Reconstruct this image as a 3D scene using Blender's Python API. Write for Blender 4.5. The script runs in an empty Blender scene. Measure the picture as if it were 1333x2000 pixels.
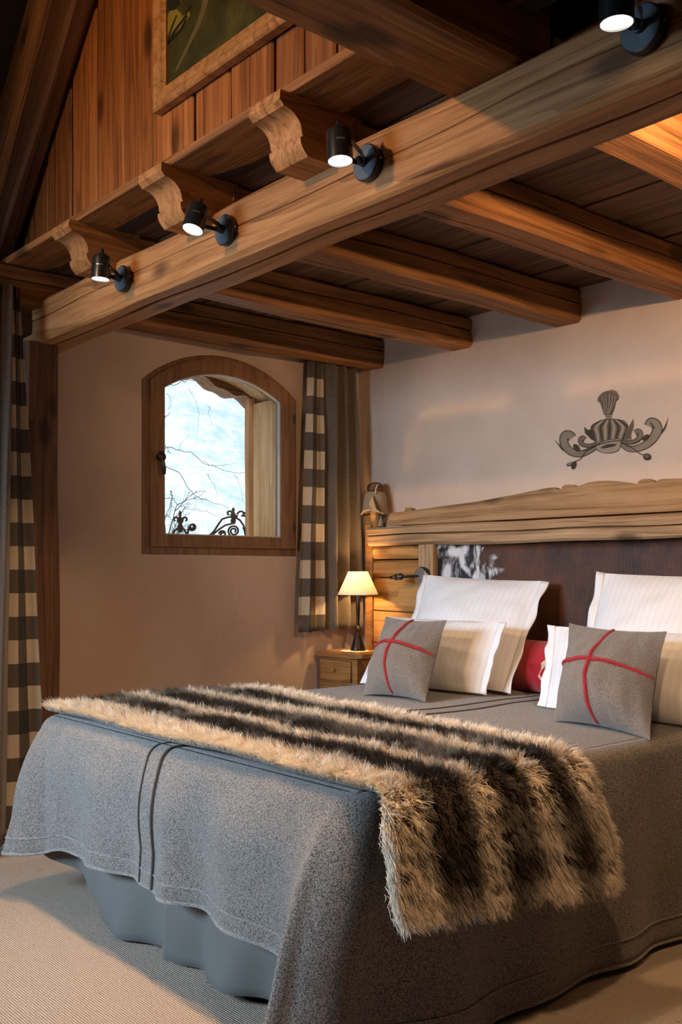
import bpy, bmesh, math, random
import numpy as np
from mathutils import Vector, Matrix, noise as mnoise

# ------------------------------------------------------------------ camera, world, light
SC = bpy.context.scene
COL = SC.collection
EYE = 1.17
HEAD = math.radians(40.3)
FPX, CXP, HYP = 1944.0, 666.5, 1115.0        # focal length in pixels, image centre x, horizon row (1333 x 2000 frame)

cam_d = bpy.data.cameras.new('camera')
cam_d.sensor_fit = 'VERTICAL'; cam_d.sensor_height = 36.0; cam_d.lens = 36.0 * FPX / 2000
cam_d.shift_y = (HYP - 1000) / 2000
cam_d.clip_start = 0.02
cam = bpy.data.objects.new('camera', cam_d); COL.objects.link(cam)
cam.location = (0, 0, EYE); cam.rotation_euler = (math.pi / 2, 0, -HEAD)
SC.camera = cam

world = bpy.data.worlds.new('winter_sky'); SC.world = world; world.use_nodes = True
bgn = world.node_tree.nodes['Background']
bgn.inputs[0].default_value = (0.80, 0.92, 1.0, 1); bgn.inputs[1].default_value = 2.0

def light(name, kind, loc, energy, color, target=None, **kw):
    d = bpy.data.lights.new(name, kind); d.energy = energy; d.color = color
    for k, v in kw.items(): setattr(d, k, v)
    o = bpy.data.objects.new(name, d); COL.objects.link(o); o.location = loc
    if target is not None:
        o.rotation_euler = (Vector(target) - Vector(loc)).to_track_quat('-Z', 'Y').to_euler()
    return o

# area lamp before the solid left wall, standing in for daylight from that side
light('daylight_area_lamp', 'AREA', (-1.93, 3.3, 1.75), 90, (0.58, 0.78, 1.0), (1.5, 2.75, 0.40),
      shape='RECTANGLE', size=1.5, size_y=1.2, spread=math.radians(78))
# sky portal in the small arched window
pt = light('sky_portal', 'AREA', (2.82, 4.47, 1.75), 1, (1, 1, 1), (2.82, 3.0, 1.75), shape='RECTANGLE', size=0.95, size_y=1.05)
pt.data.cycles.is_portal = True
# added warm fill spot without a fixture, brightening the plank wall and the beam
light('warm_fill_spot', 'SPOT', (-1.3, 2.5, 3.0), 250, (1.0, 0.58, 0.27), (1.7, 2.45, 2.50), spot_size=math.radians(62), spot_blend=0.8, shadow_soft_size=0.06)
light('warm_fill_point', 'POINT', (-0.7, 1.6, 2.6), 7, (1.0, 0.58, 0.28), shadow_soft_size=0.10)  # added weak warm fill for the open room, no fixture
SPOT_W, LAMP_W = 72, 26.0
WARM = (1.0, 0.63, 0.34)

vs = SC.view_settings
vs.view_transform = 'Standard'; vs.look = 'None'; vs.gamma = 1.0; vs.use_curve_mapping = False
vs.exposure = -0.12
SC.cycles.use_denoising = True
SC.cycles.max_bounces = 8

# ------------------------------------------------------------------ helpers
FW = (math.sin(HEAD), math.cos(HEAD)); RT = (math.cos(HEAD), -math.sin(HEAD))
def at(px, py, X=None, Y=None, Z=None):
    l = (px - CXP) / FPX; u = (HYP - py) / FPX
    r = (FW[0] + l * RT[0], FW[1] + l * RT[1], u)
    t = X / r[0] if X is not None else Y / r[1] if Y is not None else (Z - EYE) / r[2]
    return Vector((r[0] * t, r[1] * t, EYE + r[2] * t))

def nz(x, y=0.0, z=0.0):
    return mnoise.noise(Vector((x, y, z)))

def lerp(a, b, t): return a + (b - a) * t
def smooth(e0, e1, x):
    t = min(1, max(0, (x - e0) / (e1 - e0))); return t * t * (3 - 2 * t)

def tag(o, label=None, cat=None, group=None, kind=None):
    if label: o['label'] = label
    if cat: o['category'] = cat
    if group: o['group'] = group
    if kind: o['kind'] = kind
    return o

def empty(name, loc=(0, 0, 0)):
    o = bpy.data.objects.new(name, None); COL.objects.link(o); o.location = loc
    o.empty_display_size = 0.05
    return o

def adopt(o, parent):
    if parent is not None:
        o.parent = parent
        p = parent; loc = Vector((0, 0, 0))
        while p is not None:
            if p.type == 'EMPTY': loc += p.location
            p = p.parent
        o.matrix_parent_inverse = root_matrix(parent).inverted()
    return o

def root_matrix(o):
    m = o.matrix_basis.copy()
    if o.parent is not None:
        m = root_matrix(o.parent) @ o.matrix_parent_inverse @ m
    return m

class MB:
    def __init__(s): s.v = []; s.f = []; s.uv = None
    def add(s, vs, fs):
        b = len(s.v); s.v += [tuple(p) for p in vs]; s.f += [tuple(i + b for i in f) for f in fs]; return s
    def box(s, a, b):
        x0, y0, z0 = a; x1, y1, z1 = b
        return s.add([(x0,y0,z0),(x1,y0,z0),(x1,y1,z0),(x0,y1,z0),(x0,y0,z1),(x1,y0,z1),(x1,y1,z1),(x0,y1,z1)],
              [(0,3,2,1),(4,5,6,7),(0,1,5,4),(1,2,6,5),(2,3,7,6),(3,0,4,7)])
    def grid(s, P, close_u=False, close_v=False):
        n = len(P); m = len(P[0]); fs = []
        for i in range(n if close_u else n - 1):
            for j in range(m if close_v else m - 1):
                fs.append((i*m+j, ((i+1)%n)*m+j, ((i+1)%n)*m+(j+1)%m, i*m+(j+1)%m))
        return s.add([p for r in P for p in r], fs)
    def tube(s, path, rad, n=8, caps=True, flat=None):
        path = [Vector(p) for p in path]; k = len(path)
        if not hasattr(rad, '__len__'): rad = [rad] * k
        rings = []; t0 = (path[1] - path[0]).normalized()
        ref = Vector((0, 0, 1)) if abs(t0.z) < 0.9 else Vector((1, 0, 0))
        u = t0.cross(ref).normalized()
        for i in range(k):
            t = (path[min(i+1, k-1)] - path[max(i-1, 0)]).normalized()
            u = (u - t * u.dot(t)).normalized(); w = t.cross(u)
            rings.append([path[i] + (u * math.cos(a) + w * math.sin(a)) * rad[i] for a in [2*math.pi*j/n for j in range(n)]])
        b = len(s.v); s.grid(rings, close_v=True)
        if caps:
            s.f.append(tuple(b + j for j in range(n))); s.f.append(tuple(b + (k-1)*n + j for j in reversed(range(n))))
        return s
    def lathe(s, prof, c, axis=(0, 0, 1), n=24):
        ax = Vector(axis).normalized(); ref = Vector((0,0,1)) if abs(ax.z) < 0.9 else Vector((1,0,0))
        u = ax.cross(ref).normalized(); w = ax.cross(u); c = Vector(c)
        rings = [[c + ax * h + (u * math.cos(a) + w * math.sin(a)) * max(r, 1e-5) for a in [2*math.pi*j/n for j in range(n)]] for r, h in prof]
        return s.grid(rings, close_v=True)
    def prism(s, poly, off):
        n = len(poly); off = Vector(off); b = len(s.v)
        s.v += [tuple(p) for p in poly] + [tuple(Vector(p) + off) for p in poly]
        s.f.append(tuple(b + i for i in range(n))); s.f.append(tuple(b + n + i for i in reversed(range(n))))
        s.f += [(b+i, b+(i+1)%n, b+n+(i+1)%n, b+n+i) for i in range(n)]
        return s
    def build(s, name, mat, parent=None, smooth_deg=35, origin=None, subsurf=0, recalc=True):
        me = bpy.data.meshes.new(name)
        vv = s.v
        if origin is not None:
            ox, oy, oz = origin; vv = [(x-ox, y-oy, z-oz) for x, y, z in s.v]
        me.from_pydata(vv, [], s.f)
        if recalc:
            bm = bmesh.new(); bm.from_mesh(me); bmesh.ops.recalc_face_normals(bm, faces=bm.faces); bm.to_mesh(me); bm.free()
        if s.uv is not None:
            uvl = me.uv_layers.new(name='UVMap')
            for l in me.loops: uvl.data[l.index].uv = s.uv[l.vertex_index]
        if smooth_deg:
            me.shade_smooth(); me.set_sharp_from_angle(angle=math.radians(smooth_deg))
        me.materials.append(mat)
        o = bpy.data.objects.new(name, me); COL.objects.link(o)
        if origin is not None: o.location = origin
        if subsurf:
            m = o.modifiers.new('sub', 'SUBSURF'); m.levels = subsurf; m.render_levels = subsurf
        return adopt(o, parent)

def timber(name, p0, p1, w, h, mat, up=(0, 0, 1), ch=0.010, wob=0.004, step=0.22, grooves=(), seed=0, parent=None, bow=0.0):
    p0, p1 = Vector(p0), Vector(p1); d = p1 - p0; L = d.length; d.normalize()
    sd = Vector(up).cross(d).normalized(); u2 = d.cross(sd).normalized()
    # section points (side, up); sides: 0 bottom, 1 +side, 2 top, 3 -side
    hw, hh = w / 2, h / 2; corners = [(-hw, -hh), (hw, -hh), (hw, hh), (-hw, hh)]
    n = max(2, int(L / step) + 1); rings = []
    for i in range(n):
        x = L * i / (n - 1); sec = []
        for k in range(4):
            a, b = Vector(corners[k]), Vector(corners[(k+1) % 4]); e = b - a; ln = e.length; e.normalize(); inn = Vector((-e.y, e.x))
            sec.append(a + e * min(ch, ln*0.4))
            for gi, (gk, gf, gw, gd) in enumerate(grooves):
                if gk == k:
                    f = (gf + 0.035 * nz(x * 2.3 + seed, gi * 5.1)) * ln
                    g2 = gw * (0.75 + 0.6 * nz(x * 3.7 + seed * 2, gi + 9.0))
                    dd = gd * (0.8 + 0.6 * nz(x * 1.7 + seed, gi * 3.3 + 4))
                    sec += [a + e * (f - g2), a + e * f + inn * dd, a + e * (f + g2)]
            sec.append(b - e * min(ch, ln*0.4))
        ring = []
        bw = bow * math.sin(math.pi * i / (n - 1))
        for q, p in enumerate(sec):
            ox = wob * nz(x * 1.9 + seed * 3.1, p.x * 9, p.y * 9 + seed)
            oy = wob * nz(x * 1.9 + seed * 1.7 + 20, p.x * 9, p.y * 9)
            ring.append((x, p.x + ox, p.y + oy + bw))
        rings.append(ring)
    mb = MB(); m = len(rings[0]); mb.grid(rings, close_v=True)
    mb.f.append(tuple(range(m))); mb.f.append(tuple((n-1)*m + j for j in reversed(range(m))))
    o = mb.build(name, mat, None, 30)
    M = Matrix((d, sd, u2)).transposed().to_4x4(); M.translation = p0
    o.matrix_basis = M
    if parent is not None: adopt(o, parent)
    return o

# ------------------------------------------------------------------ materials
def new_mat(name):
    m = bpy.data.materials.new(name); m.use_nodes = True
    nt = m.node_tree; return m, nt, nt.nodes['Principled BSDF']
def N(nt, t, **kw):
    n = nt.nodes.new(t)
    for k, v in kw.items(): setattr(n, k, v)
    return n
def ramp(nt, fac, stops):
    r = N(nt, 'ShaderNodeValToRGB'); e = r.color_ramp.elements
    while len(e) < len(stops): e.new(0.5)
    for i, (p, c) in enumerate(stops): e[i].position = p; e[i].color = (*c, 1)
    nt.links.new(fac, r.inputs[0]); return r.outputs[0]
def mixc(nt, fac, a, b, mode='MIX'):
    m = N(nt, 'ShaderNodeMix', data_type='RGBA', blend_type=mode)
    for sock, val in ((m.inputs[0], fac), (m.inputs[6], a), (m.inputs[7], b)):
        if isinstance(val, (int, float)): sock.default_value = val
        elif isinstance(val, tuple): sock.default_value = (*val[:3], 1)
        else: nt.links.new(val, sock)
    return m.outputs[2]
def noise_tex(nt, vec, scale, detail=4, rough=0.55, dist=0.0):
    n = N(nt, 'ShaderNodeTexNoise'); n.inputs['Scale'].default_value = scale; n.inputs['Detail'].default_value = detail
    n.inputs['Roughness'].default_value = rough; n.inputs['Distortion'].default_value = dist
    nt.links.new(vec, n.inputs['Vector']); return n.outputs[0]
def mapping(nt, vec, scale=(1, 1, 1), loc=(0, 0, 0), rot=(0, 0, 0)):
    m = N(nt, 'ShaderNodeMapping'); m.inputs['Scale'].default_value = scale; m.inputs['Location'].default_value = loc
    m.inputs['Rotation'].default_value = rot
    nt.links.new(vec, m.inputs['Vector']); return m.outputs[0]
def objcoord(nt, rnd=True):
    tc = N(nt, 'ShaderNodeTexCoord')
    if not rnd: return tc.outputs['Object']
    oi = N(nt, 'ShaderNodeObjectInfo'); mu = N(nt, 'ShaderNodeVectorMath', operation='SCALE')
    cv = N(nt, 'ShaderNodeCombineXYZ'); cv.inputs[0].default_value = 37; cv.inputs[1].default_value = 11; cv.inputs[2].default_value = 23
    nt.links.new(cv.outputs[0], mu.inputs[0]); nt.links.new(oi.outputs['Random'], mu.inputs['Scale'])
    ad = N(nt, 'ShaderNodeVectorMath', operation='ADD'); nt.links.new(tc.outputs['Object'], ad.inputs[0]); nt.links.new(mu.outputs[0], ad.inputs[1])
    return ad.outputs[0]
def bump(nt, bsdf, h, strength, dist=0.01):
    b = N(nt, 'ShaderNodeBump'); b.inputs['Strength'].default_value = strength; b.inputs['Distance'].default_value = dist
    nt.links.new(h, b.inputs['Height']); nt.links.new(b.outputs[0], bsdf.inputs['Normal'])
def math_n(nt, op, a, b=None):
    m = N(nt, 'ShaderNodeMath', operation=op)
    for s, v in ((m.inputs[0], a), (m.inputs[1], b)):
        if v is None: continue
        if isinstance(v, (int, float)): s.default_value = v
        else: nt.links.new(v, s)
    return m.outputs[0]

def wood(name, dark, mid, light_, rough=0.62, grain=1.0, knots=True, bmp=0.5, vary=0.35, axis=0, spec=0.3):
    m, nt, b = new_mat(name); v = objcoord(nt)
    sc = [30 * grain] * 3; sc[axis] = 1.5 * grain
    g = noise_tex(nt, mapping(nt, v, tuple(sc)), 1.0, 7, 0.62, 0.7)
    sc2 = [150 * grain] * 3; sc2[axis] = 3.5 * grain
    f = noise_tex(nt, mapping(nt, v, tuple(sc2)), 1.0, 3, 0.6, 0.3)
    big = noise_tex(nt, v, 2.2, 3, 0.5)
    # growth-ring bands
    sc3 = [7.0 * grain] * 3; sc3[axis] = 0.35 * grain
    w = N(nt, 'ShaderNodeTexNoise'); w.inputs['Scale'].default_value = 1; w.inputs['Detail'].default_value = 1
    nt.links.new(mapping(nt, v, tuple(sc3)), w.inputs['Vector'])
    rings = math_n(nt, 'FRACT', math_n(nt, 'MULTIPLY', w.outputs[0], 9.0))
    gg = math_n(nt, 'ADD', math_n(nt, 'MULTIPLY', g, 0.62), math_n(nt, 'MULTIPLY', f, 0.30))
    gg = math_n(nt, 'ADD', gg, math_n(nt, 'MULTIPLY', math_n(nt, 'SUBTRACT', rings, 0.4), 0.13))
    c = ramp(nt, gg, [(0.30, dark), (0.48, mid), (0.68, light_)])
    c = mixc(nt, math_n(nt, 'MULTIPLY', math_n(nt, 'SUBTRACT', big, 0.38), 0.8), c, dark, 'MIX') if vary else c
    if knots:
        sk = [9.0] * 3; sk[axis] = 4.0
        vo = N(nt, 'ShaderNodeTexVoronoi'); vo.inputs['Scale'].default_value = 0.55
        nt.links.new(mapping(nt, v, tuple(sk)), vo.inputs['Vector'])
        kn = ramp(nt, vo.outputs['Distance'], [(0.09, (1, 1, 1)), (0.20, (0, 0, 0))])
        c = mixc(nt, math_n(nt, 'MULTIPLY', kn, 0.75), c, tuple(x * 0.30 for x in dark))
    oi = N(nt, 'ShaderNodeObjectInfo')
    hs = N(nt, 'ShaderNodeHueSaturation'); nt.links.new(c, hs.inputs['Color'])
    nt.links.new(math_n(nt, 'ADD', math_n(nt, 'MULTIPLY', oi.outputs['Random'], vary), 1 - vary / 2), hs.inputs['Value'])
    nt.links.new(hs.outputs[0], b.inputs['Base Color'])
    b.inputs['Roughness'].default_value = rough; b.inputs['Specular IOR Level'].default_value = spec
    bump(nt, b, gg, bmp, 0.008)
    return m

def plain(name, col, rough=0.5, metal=0.0, spec=0.5):
    m, nt, b = new_mat(name); v = objcoord(nt, False)
    n = noise_tex(nt, v, 35, 3)
    nt.links.new(mixc(nt, n, tuple(c * 0.88 for c in col), tuple(min(1, c * 1.1) for c in col)), b.inputs['Base Color'])
    b.inputs['Roughness'].default_value = rough; b.inputs['Metallic'].default_value = metal; b.inputs['Specular IOR Level'].default_value = spec
    return m

def fabric(name, lo, hi, scale=330, bmp=0.6, rough=0.95, sheen=0.25, stretch=(1, 1, 1)):
    m, nt, b = new_mat(name); v = mapping(nt, objcoord(nt, False), stretch)
    n = noise_tex(nt, v, scale, 2, 0.75); n2 = noise_tex(nt, v, 6, 3)
    c = ramp(nt, n, [(0.38, lo), (0.59, hi)])
    c = mixc(nt, math_n(nt, 'MULTIPLY', n2, 0.3), c, lo)
    nt.links.new(c, b.inputs['Base Color']); b.inputs['Roughness'].default_value = rough
    b.inputs['Specular IOR Level'].default_value = 0.15
    b.inputs['Sheen Weight'].default_value = sheen; b.inputs['Sheen Roughness'].default_value = 0.6
    bump(nt, b, n, bmp, 0.003)
    return m

M = {}
M['beam'] = wood('golden_beam_wood', (0.15, 0.058, 0.018), (0.42, 0.19, 0.066), (0.58, 0.30, 0.12), bmp=0.6)
M['joist'] = wood('brown_joist_wood', (0.085, 0.032, 0.010), (0.26, 0.105, 0.030), (0.40, 0.18, 0.060), bmp=0.6)
M['ceil'] = wood('dark_ceiling_wood', (0.035, 0.016, 0.008), (0.11, 0.052, 0.024), (0.21, 0.11, 0.055), vary=0.5)
M['panel'] = wood('red_brown_panel_wood', (0.085, 0.024, 0.006), (0.29, 0.098, 0.024), (0.44, 0.17, 0.045), rough=0.42, vary=0.75, spec=0.5)
M['post'] = wood('dark_post_wood', (0.045, 0.020, 0.010), (0.15, 0.065, 0.028), (0.23, 0.11, 0.05))
M['old'] = wood('weathered_board_wood', (0.15, 0.080, 0.036), (0.39, 0.235, 0.120), (0.51, 0.345, 0.20), rough=0.75, bmp=0.8, axis=0, vary=0.12)
M['pine'] = wood('honey_pine_wood', (0.24, 0.105, 0.028), (0.47, 0.235, 0.070), (0.58, 0.32, 0.11), rough=0.45, vary=0.2, spec=0.45)
M['stand'] = wood('nightstand_wood', (0.15, 0.062, 0.018), (0.32, 0.145, 0.042), (0.42, 0.20, 0.065), rough=0.38, vary=0.1, axis=1, knots=False, bmp=0.2, spec=0.5)
M['frame'] = wood('window_frame_wood', (0.14, 0.066, 0.030), (0.25, 0.130, 0.064), (0.33, 0.185, 0.095), rough=0.5, grain=1.6, knots=False, vary=0.1, axis=2, bmp=0.25)
M['jamb'] = wood('pale_jamb_wood', (0.34, 0.14, 0.045), (0.62, 0.35, 0.14), (0.76, 0.50, 0.25), axis=2, vary=0.1)
M['picture'] = wood('picture_frame_wood', (0.20, 0.085, 0.025), (0.42, 0.20, 0.07), (0.55, 0.29, 0.11), rough=0.4, knots=False, bmp=0.2, vary=0.1)

def plaster():
    m, nt, b = new_mat('pink_beige_plaster'); v = objcoord(nt, False)
    big = noise_tex(nt, v, 1.6, 5, 0.6); fine = noise_tex(nt, mapping(nt, v, (1, 1, 0.45)), 26, 5, 0.6)
    c = ramp(nt, big, [(0.3, (0.54, 0.385, 0.285)), (0.7, (0.66, 0.505, 0.395))])
    c = mixc(nt, math_n(nt, 'MULTIPLY', fine, 0.25), c, (0.44, 0.315, 0.235))
    nt.links.new(c, b.inputs['Base Color']); b.inputs['Roughness'].default_value = 0.72; b.inputs['Specular IOR Level'].default_value = 0.3
    h = math_n(nt, 'ADD', math_n(nt, 'MULTIPLY', noise_tex(nt, v, 5, 3), 1.5), math_n(nt, 'MULTIPLY', fine, 0.4))
    bump(nt, b, h, 0.30, 0.02)
    return m
M['plaster'] = plaster()

def carpet():
    m, nt, b = new_mat('beige_sisal_carpet'); v = objcoord(nt, False)
    r = mapping(nt, v, (1, 1, 1), rot=(0, 0, 0.0))
    w = N(nt, 'ShaderNodeTexWave'); w.wave_type = 'BANDS'; w.bands_direction = 'X'; w.inputs['Scale'].default_value = 42; w.inputs['Distortion'].default_value = 1.6
    w.inputs['Detail'].default_value = 2; w.inputs['Detail Scale'].default_value = 3
    nt.links.new(r, w.inputs['Vector'])
    n = noise_tex(nt, mapping(nt, v, (1.0, 0.28, 1)), 300, 2, 0.7); big = noise_tex(nt, v, 3, 3)
    sp = noise_tex(nt, mapping(nt, v, (1.0, 0.35, 1)), 38, 3, 0.6)
    h = math_n(nt, 'ADD', math_n(nt, 'MULTIPLY', w.outputs['Fac'], 0.5), math_n(nt, 'MULTIPLY', n, 0.6))
    c = ramp(nt, h, [(0.25, (0.21, 0.155, 0.115)), (0.75, (0.50, 0.395, 0.31))])
    c = mixc(nt, math_n(nt, 'MULTIPLY', big, 0.25), c, (0.36, 0.29, 0.23))
    c = mixc(nt, ramp(nt, sp, [(0.26, (0.5, 0.5, 0.5)), (0.33, (0, 0, 0))]), c, (0.16, 0.115, 0.085))
    nt.links.new(c, b.inputs['Base Color']); b.inputs['Roughness'].default_value = 0.95; b.inputs['Specular IOR Level'].default_value = 0.1
    bump(nt, b, h, 0.7, 0.004); return m
M['carpet'] = carpet()
M['spread'] = fabric('grey_flecked_wool', (0.032, 0.027, 0.023), (0.315, 0.275, 0.24), 270, 0.9)
M['hem'] = fabric('grey_wool_hem', (0.07, 0.06, 0.052), (0.42, 0.375, 0.33), 270, 0.9)
M['cord'] = fabric('dark_brown_cord', (0.018, 0.012, 0.009), (0.065, 0.045, 0.035), 400, 0.4)
M['skirt'] = fabric('slate_cotton', (0.085, 0.086, 0.080), (0.125, 0.125, 0.115), 500, 0.15, 0.9, 0.1)
M['curt'] = fabric('taupe_wool', (0.065, 0.047, 0.033), (0.19, 0.14, 0.10), 360, 0.5)
M['cush'] = fabric('taupe_felt', (0.085, 0.070, 0.058), (0.29, 0.245, 0.21), 420, 0.5)
M['red'] = fabric('red_wool', (0.28, 0.004, 0.012), (0.50, 0.010, 0.022), 500, 0.3)
M['cream'] = fabric('cream_felt', (0.55, 0.43, 0.30), (0.75, 0.62, 0.46), 300, 0.4)
M['tan'] = fabric('tan_canvas', (0.23, 0.16, 0.095), (0.40, 0.29, 0.18), 260, 0.4)
M['base'] = plain('bed_base_cloth', (0.06, 0.055, 0.05), 0.9)
M['sheet'] = plain('mattress_ticking', (0.6, 0.58, 0.55), 0.9)

def linen():
    m, nt, b = new_mat('white_striped_sateen'); uv = N(nt, 'ShaderNodeTexCoord')
    w = N(nt, 'ShaderNodeTexWave'); w.bands_direction = 'X'; w.inputs['Scale'].default_value = 7.5; w.inputs['Distortion'].default_value = 0
    nt.links.new(uv.outputs['UV'], w.inputs['Vector'])
    s = ramp(nt, w.outputs['Fac'], [(0.40, (0.785, 0.775, 0.785)), (0.60, (0.82, 0.81, 0.82))])
    nt.links.new(s, b.inputs['Base Color'])
    b.inputs['Roughness'].default_value = 0.7; b.inputs['Specular IOR Level'].default_value = 0.25
    n = noise_tex(nt, objcoord(nt, False), 9, 3); bump(nt, b, n, 0.12, 0.03); return m
M['linen'] = linen()

def gingham():
    m, nt, b = new_mat('grey_cream_check'); tc = N(nt, 'ShaderNodeTexCoord'); sx = N(nt, 'ShaderNodeSeparateXYZ')
    nt.links.new(tc.outputs['UV'], sx.inputs[0])
    # u: 0..3 columns, v: metres down
    cu = math_n(nt, 'GREATER_THAN', math_n(nt, 'PINGPONG', math_n(nt, 'ADD', sx.outputs[0], 0.5), 1.0), 0.5)
    cu = math_n(nt, 'MULTIPLY', math_n(nt, 'GREATER_THAN', sx.outputs[0], 1.0), math_n(nt, 'LESS_THAN', sx.outputs[0], 2.0))
    cv = math_n(nt, 'LESS_THAN', math_n(nt, 'FRACT', math_n(nt, 'MULTIPLY', sx.outputs[1], 1 / 0.195)), 0.5)
    t = math_n(nt, 'MULTIPLY', math_n(nt, 'ADD', cu, cv), 0.5)
    c = ramp(nt, t, [(0.0, (0.62, 0.50, 0.36)), (0.5, (0.10, 0.080, 0.062)), (1.0, (0.020, 0.017, 0.015))])
    n = noise_tex(nt, objcoord(nt, False), 320, 2, 0.7)
    c = mixc(nt, math_n(nt, 'MULTIPLY', n, 0.35), c, (0.10, 0.085, 0.07))
    nt.links.new(c, b.inputs['Base Color']); b.inputs['Roughness'].default_value = 0.95; bump(nt, b, n, 0.4, 0.003); return m
M['check'] = gingham()

def hide():
    m, nt, b = new_mat('brown_cowhide'); v = objcoord(nt, False)
    hair = noise_tex(nt, mapping(nt, v, (1, 150, 26)), 1.0, 3, 0.6, 0.8)
    warp = noise_tex(nt, v, 5.5, 3, 0.6, 0.7)
    sy = N(nt, 'ShaderNodeSeparateXYZ'); nt.links.new(v, sy.inputs[0])
    # hide coordinates: y runs along the headboard, the far end is pied black and white
    pied = math_n(nt, 'ADD', math_n(nt, 'MULTIPLY', math_n(nt, 'SUBTRACT', sy.outputs[1], 0.50), 2.4), math_n(nt, 'MULTIPLY', math_n(nt, 'SUBTRACT', warp, 0.5), 1.3))
    br = ramp(nt, noise_tex(nt, v, 3.2, 4, 0.65), [(0.33, (0.010, 0.004, 0.002)), (0.62, (0.11, 0.034, 0.010))])
    br = mixc(nt, math_n(nt, 'MULTIPLY', hair, 0.5), br, (0.012, 0.006, 0.005))
    wv = math_n(nt, 'ADD', noise_tex(nt, mapping(nt, v, (1, 1.0, 0.55), loc=(3.1, 0.35, 0.2)), 8.5, 3, 0.55, 0.9), math_n(nt, 'MULTIPLY', hair, 0.16))
    wh = ramp(nt, wv, [(0.50, (0.012, 0.012, 0.015)), (0.60, (0.66, 0.64, 0.64))])
    c = mixc(nt, ramp(nt, pied, [(0.42, (0, 0, 0)), (0.55, (1, 1, 1))]), br, wh)
    nt.links.new(c, b.inputs['Base Color']); b.inputs['Roughness'].default_value = 0.6
    bump(nt, b, hair, 0.5, 0.006); return m
M['hide'] = hide()

M['black'] = plain('black_lacquered_metal', (0.012, 0.012, 0.014), 0.30, 0.0, 0.7)
M['plate'] = plain('daylight_tinted_plate', (0.13, 0.16, 0.19), 0.38, 0.5, 0.8)  # blue-grey base colour paints reflected daylight onto the black face plate
M['iron'] = plain('rusty_wrought_iron', (0.045, 0.030, 0.028), 0.7)
M['bronze'] = plain('dark_bronze', (0.035, 0.022, 0.015), 0.35, 0.7)
M['steel'] = plain('brushed_nickel', (0.50, 0.47, 0.43), 0.32, 0.9)
M['paper'] = plain('cream_lace', (0.80, 0.70, 0.52), 0.9)
def snow():
    m, nt, b = new_mat('snow_with_frosted_brush'); v = objcoord(nt, False)
    n = noise_tex(nt, v, 1.1, 6, 0.68, 0.4); n2 = noise_tex(nt, mapping(nt, v, (1, 1, 0.4)), 7, 4, 0.7)
    t = math_n(nt, 'ADD', math_n(nt, 'MULTIPLY', n, 0.6), math_n(nt, 'MULTIPLY', n2, 0.45))
    nt.links.new(ramp(nt, t, [(0.44, (0.52, 0.60, 0.63)), (0.58, (0.88, 0.91, 0.93))]), b.inputs['Base Color']); b.inputs['Roughness'].default_value = 0.9
    return m
M['snow'] = snow()
M['bark'] = plain('glare_washed_bark', (0.10, 0.125, 0.13), 0.9)  # brown bark turned blue-grey to paint in the washed-out outdoor glare
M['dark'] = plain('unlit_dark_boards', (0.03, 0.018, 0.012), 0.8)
M['mur_d'] = plain('sepia_dark_paint', (0.065, 0.048, 0.036), 0.9, spec=0.1)
M['mur_m'] = plain('sepia_paint', (0.17, 0.125, 0.085), 0.9, spec=0.1)
M['mur_l'] = plain('sepia_wash_paint', (0.33, 0.255, 0.185), 0.9, spec=0.1)

def glass():
    m, nt, b = new_mat('window_glass'); b.inputs['Base Color'].default_value = (1, 1, 1, 1); b.inputs['Roughness'].default_value = 0.0
    out = nt.nodes['Material Output']; tr = N(nt, 'ShaderNodeBsdfTransparent'); gl = N(nt, 'ShaderNodeBsdfGlossy'); gl.inputs['Roughness'].default_value = 0.02
    n = noise_tex(nt, objcoord(nt, False), 3, 2); tr.inputs[0].default_value = (0.97, 0.99, 1, 1)
    fr = N(nt, 'ShaderNodeFresnel'); fr.inputs[0].default_value = 1.35
    mx = N(nt, 'ShaderNodeMixShader'); nt.links.new(fr.outputs[0], mx.inputs[0]); nt.links.new(tr.outputs[0], mx.inputs[1]); nt.links.new(gl.outputs[0], mx.inputs[2])
    bb = N(nt, 'ShaderNodeBump'); bb.inputs['Strength'].default_value = 0.02; nt.links.new(n, bb.inputs['Height']); nt.links.new(bb.outputs[0], gl.inputs['Normal'])
    nt.links.new(mx.outputs[0], out.inputs[0]); return m
M['glass'] = glass()

def emit(name, col, st):
    m, nt, b = new_mat(name); b.inputs['Base Color'].default_value = (*col, 1)
    b.inputs['Emission Color'].default_value = (*col, 1); b.inputs['Emission Strength'].default_value = st
    return m
M['lens'] = emit('glowing_lens', (1.0, 0.88, 0.74), 14)
M['bulb'] = emit('glowing_bulb', (1.0, 0.72, 0.40), 6)

def shade():
    m, nt, b = new_mat('cream_lampshade'); out = nt.nodes['Material Output']
    df = N(nt, 'ShaderNodeBsdfDiffuse'); tl = N(nt, 'ShaderNodeBsdfTranslucent')
    n = noise_tex(nt, objcoord(nt, False), 200, 2)
    c = mixc(nt, n, (0.80, 0.70, 0.50), (0.88, 0.79, 0.60))
    nt.links.new(c, df.inputs[0]); nt.links.new(c, tl.inputs[0])
    mx = N(nt, 'ShaderNodeMixShader'); mx.inputs[0].default_value = 0.14
    nt.links.new(df.outputs[0], mx.inputs[1]); nt.links.new(tl.outputs[0], mx.inputs[2]); nt.links.new(mx.outputs[0], out.inputs[0]); return m
M['shade'] = shade()

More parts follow.
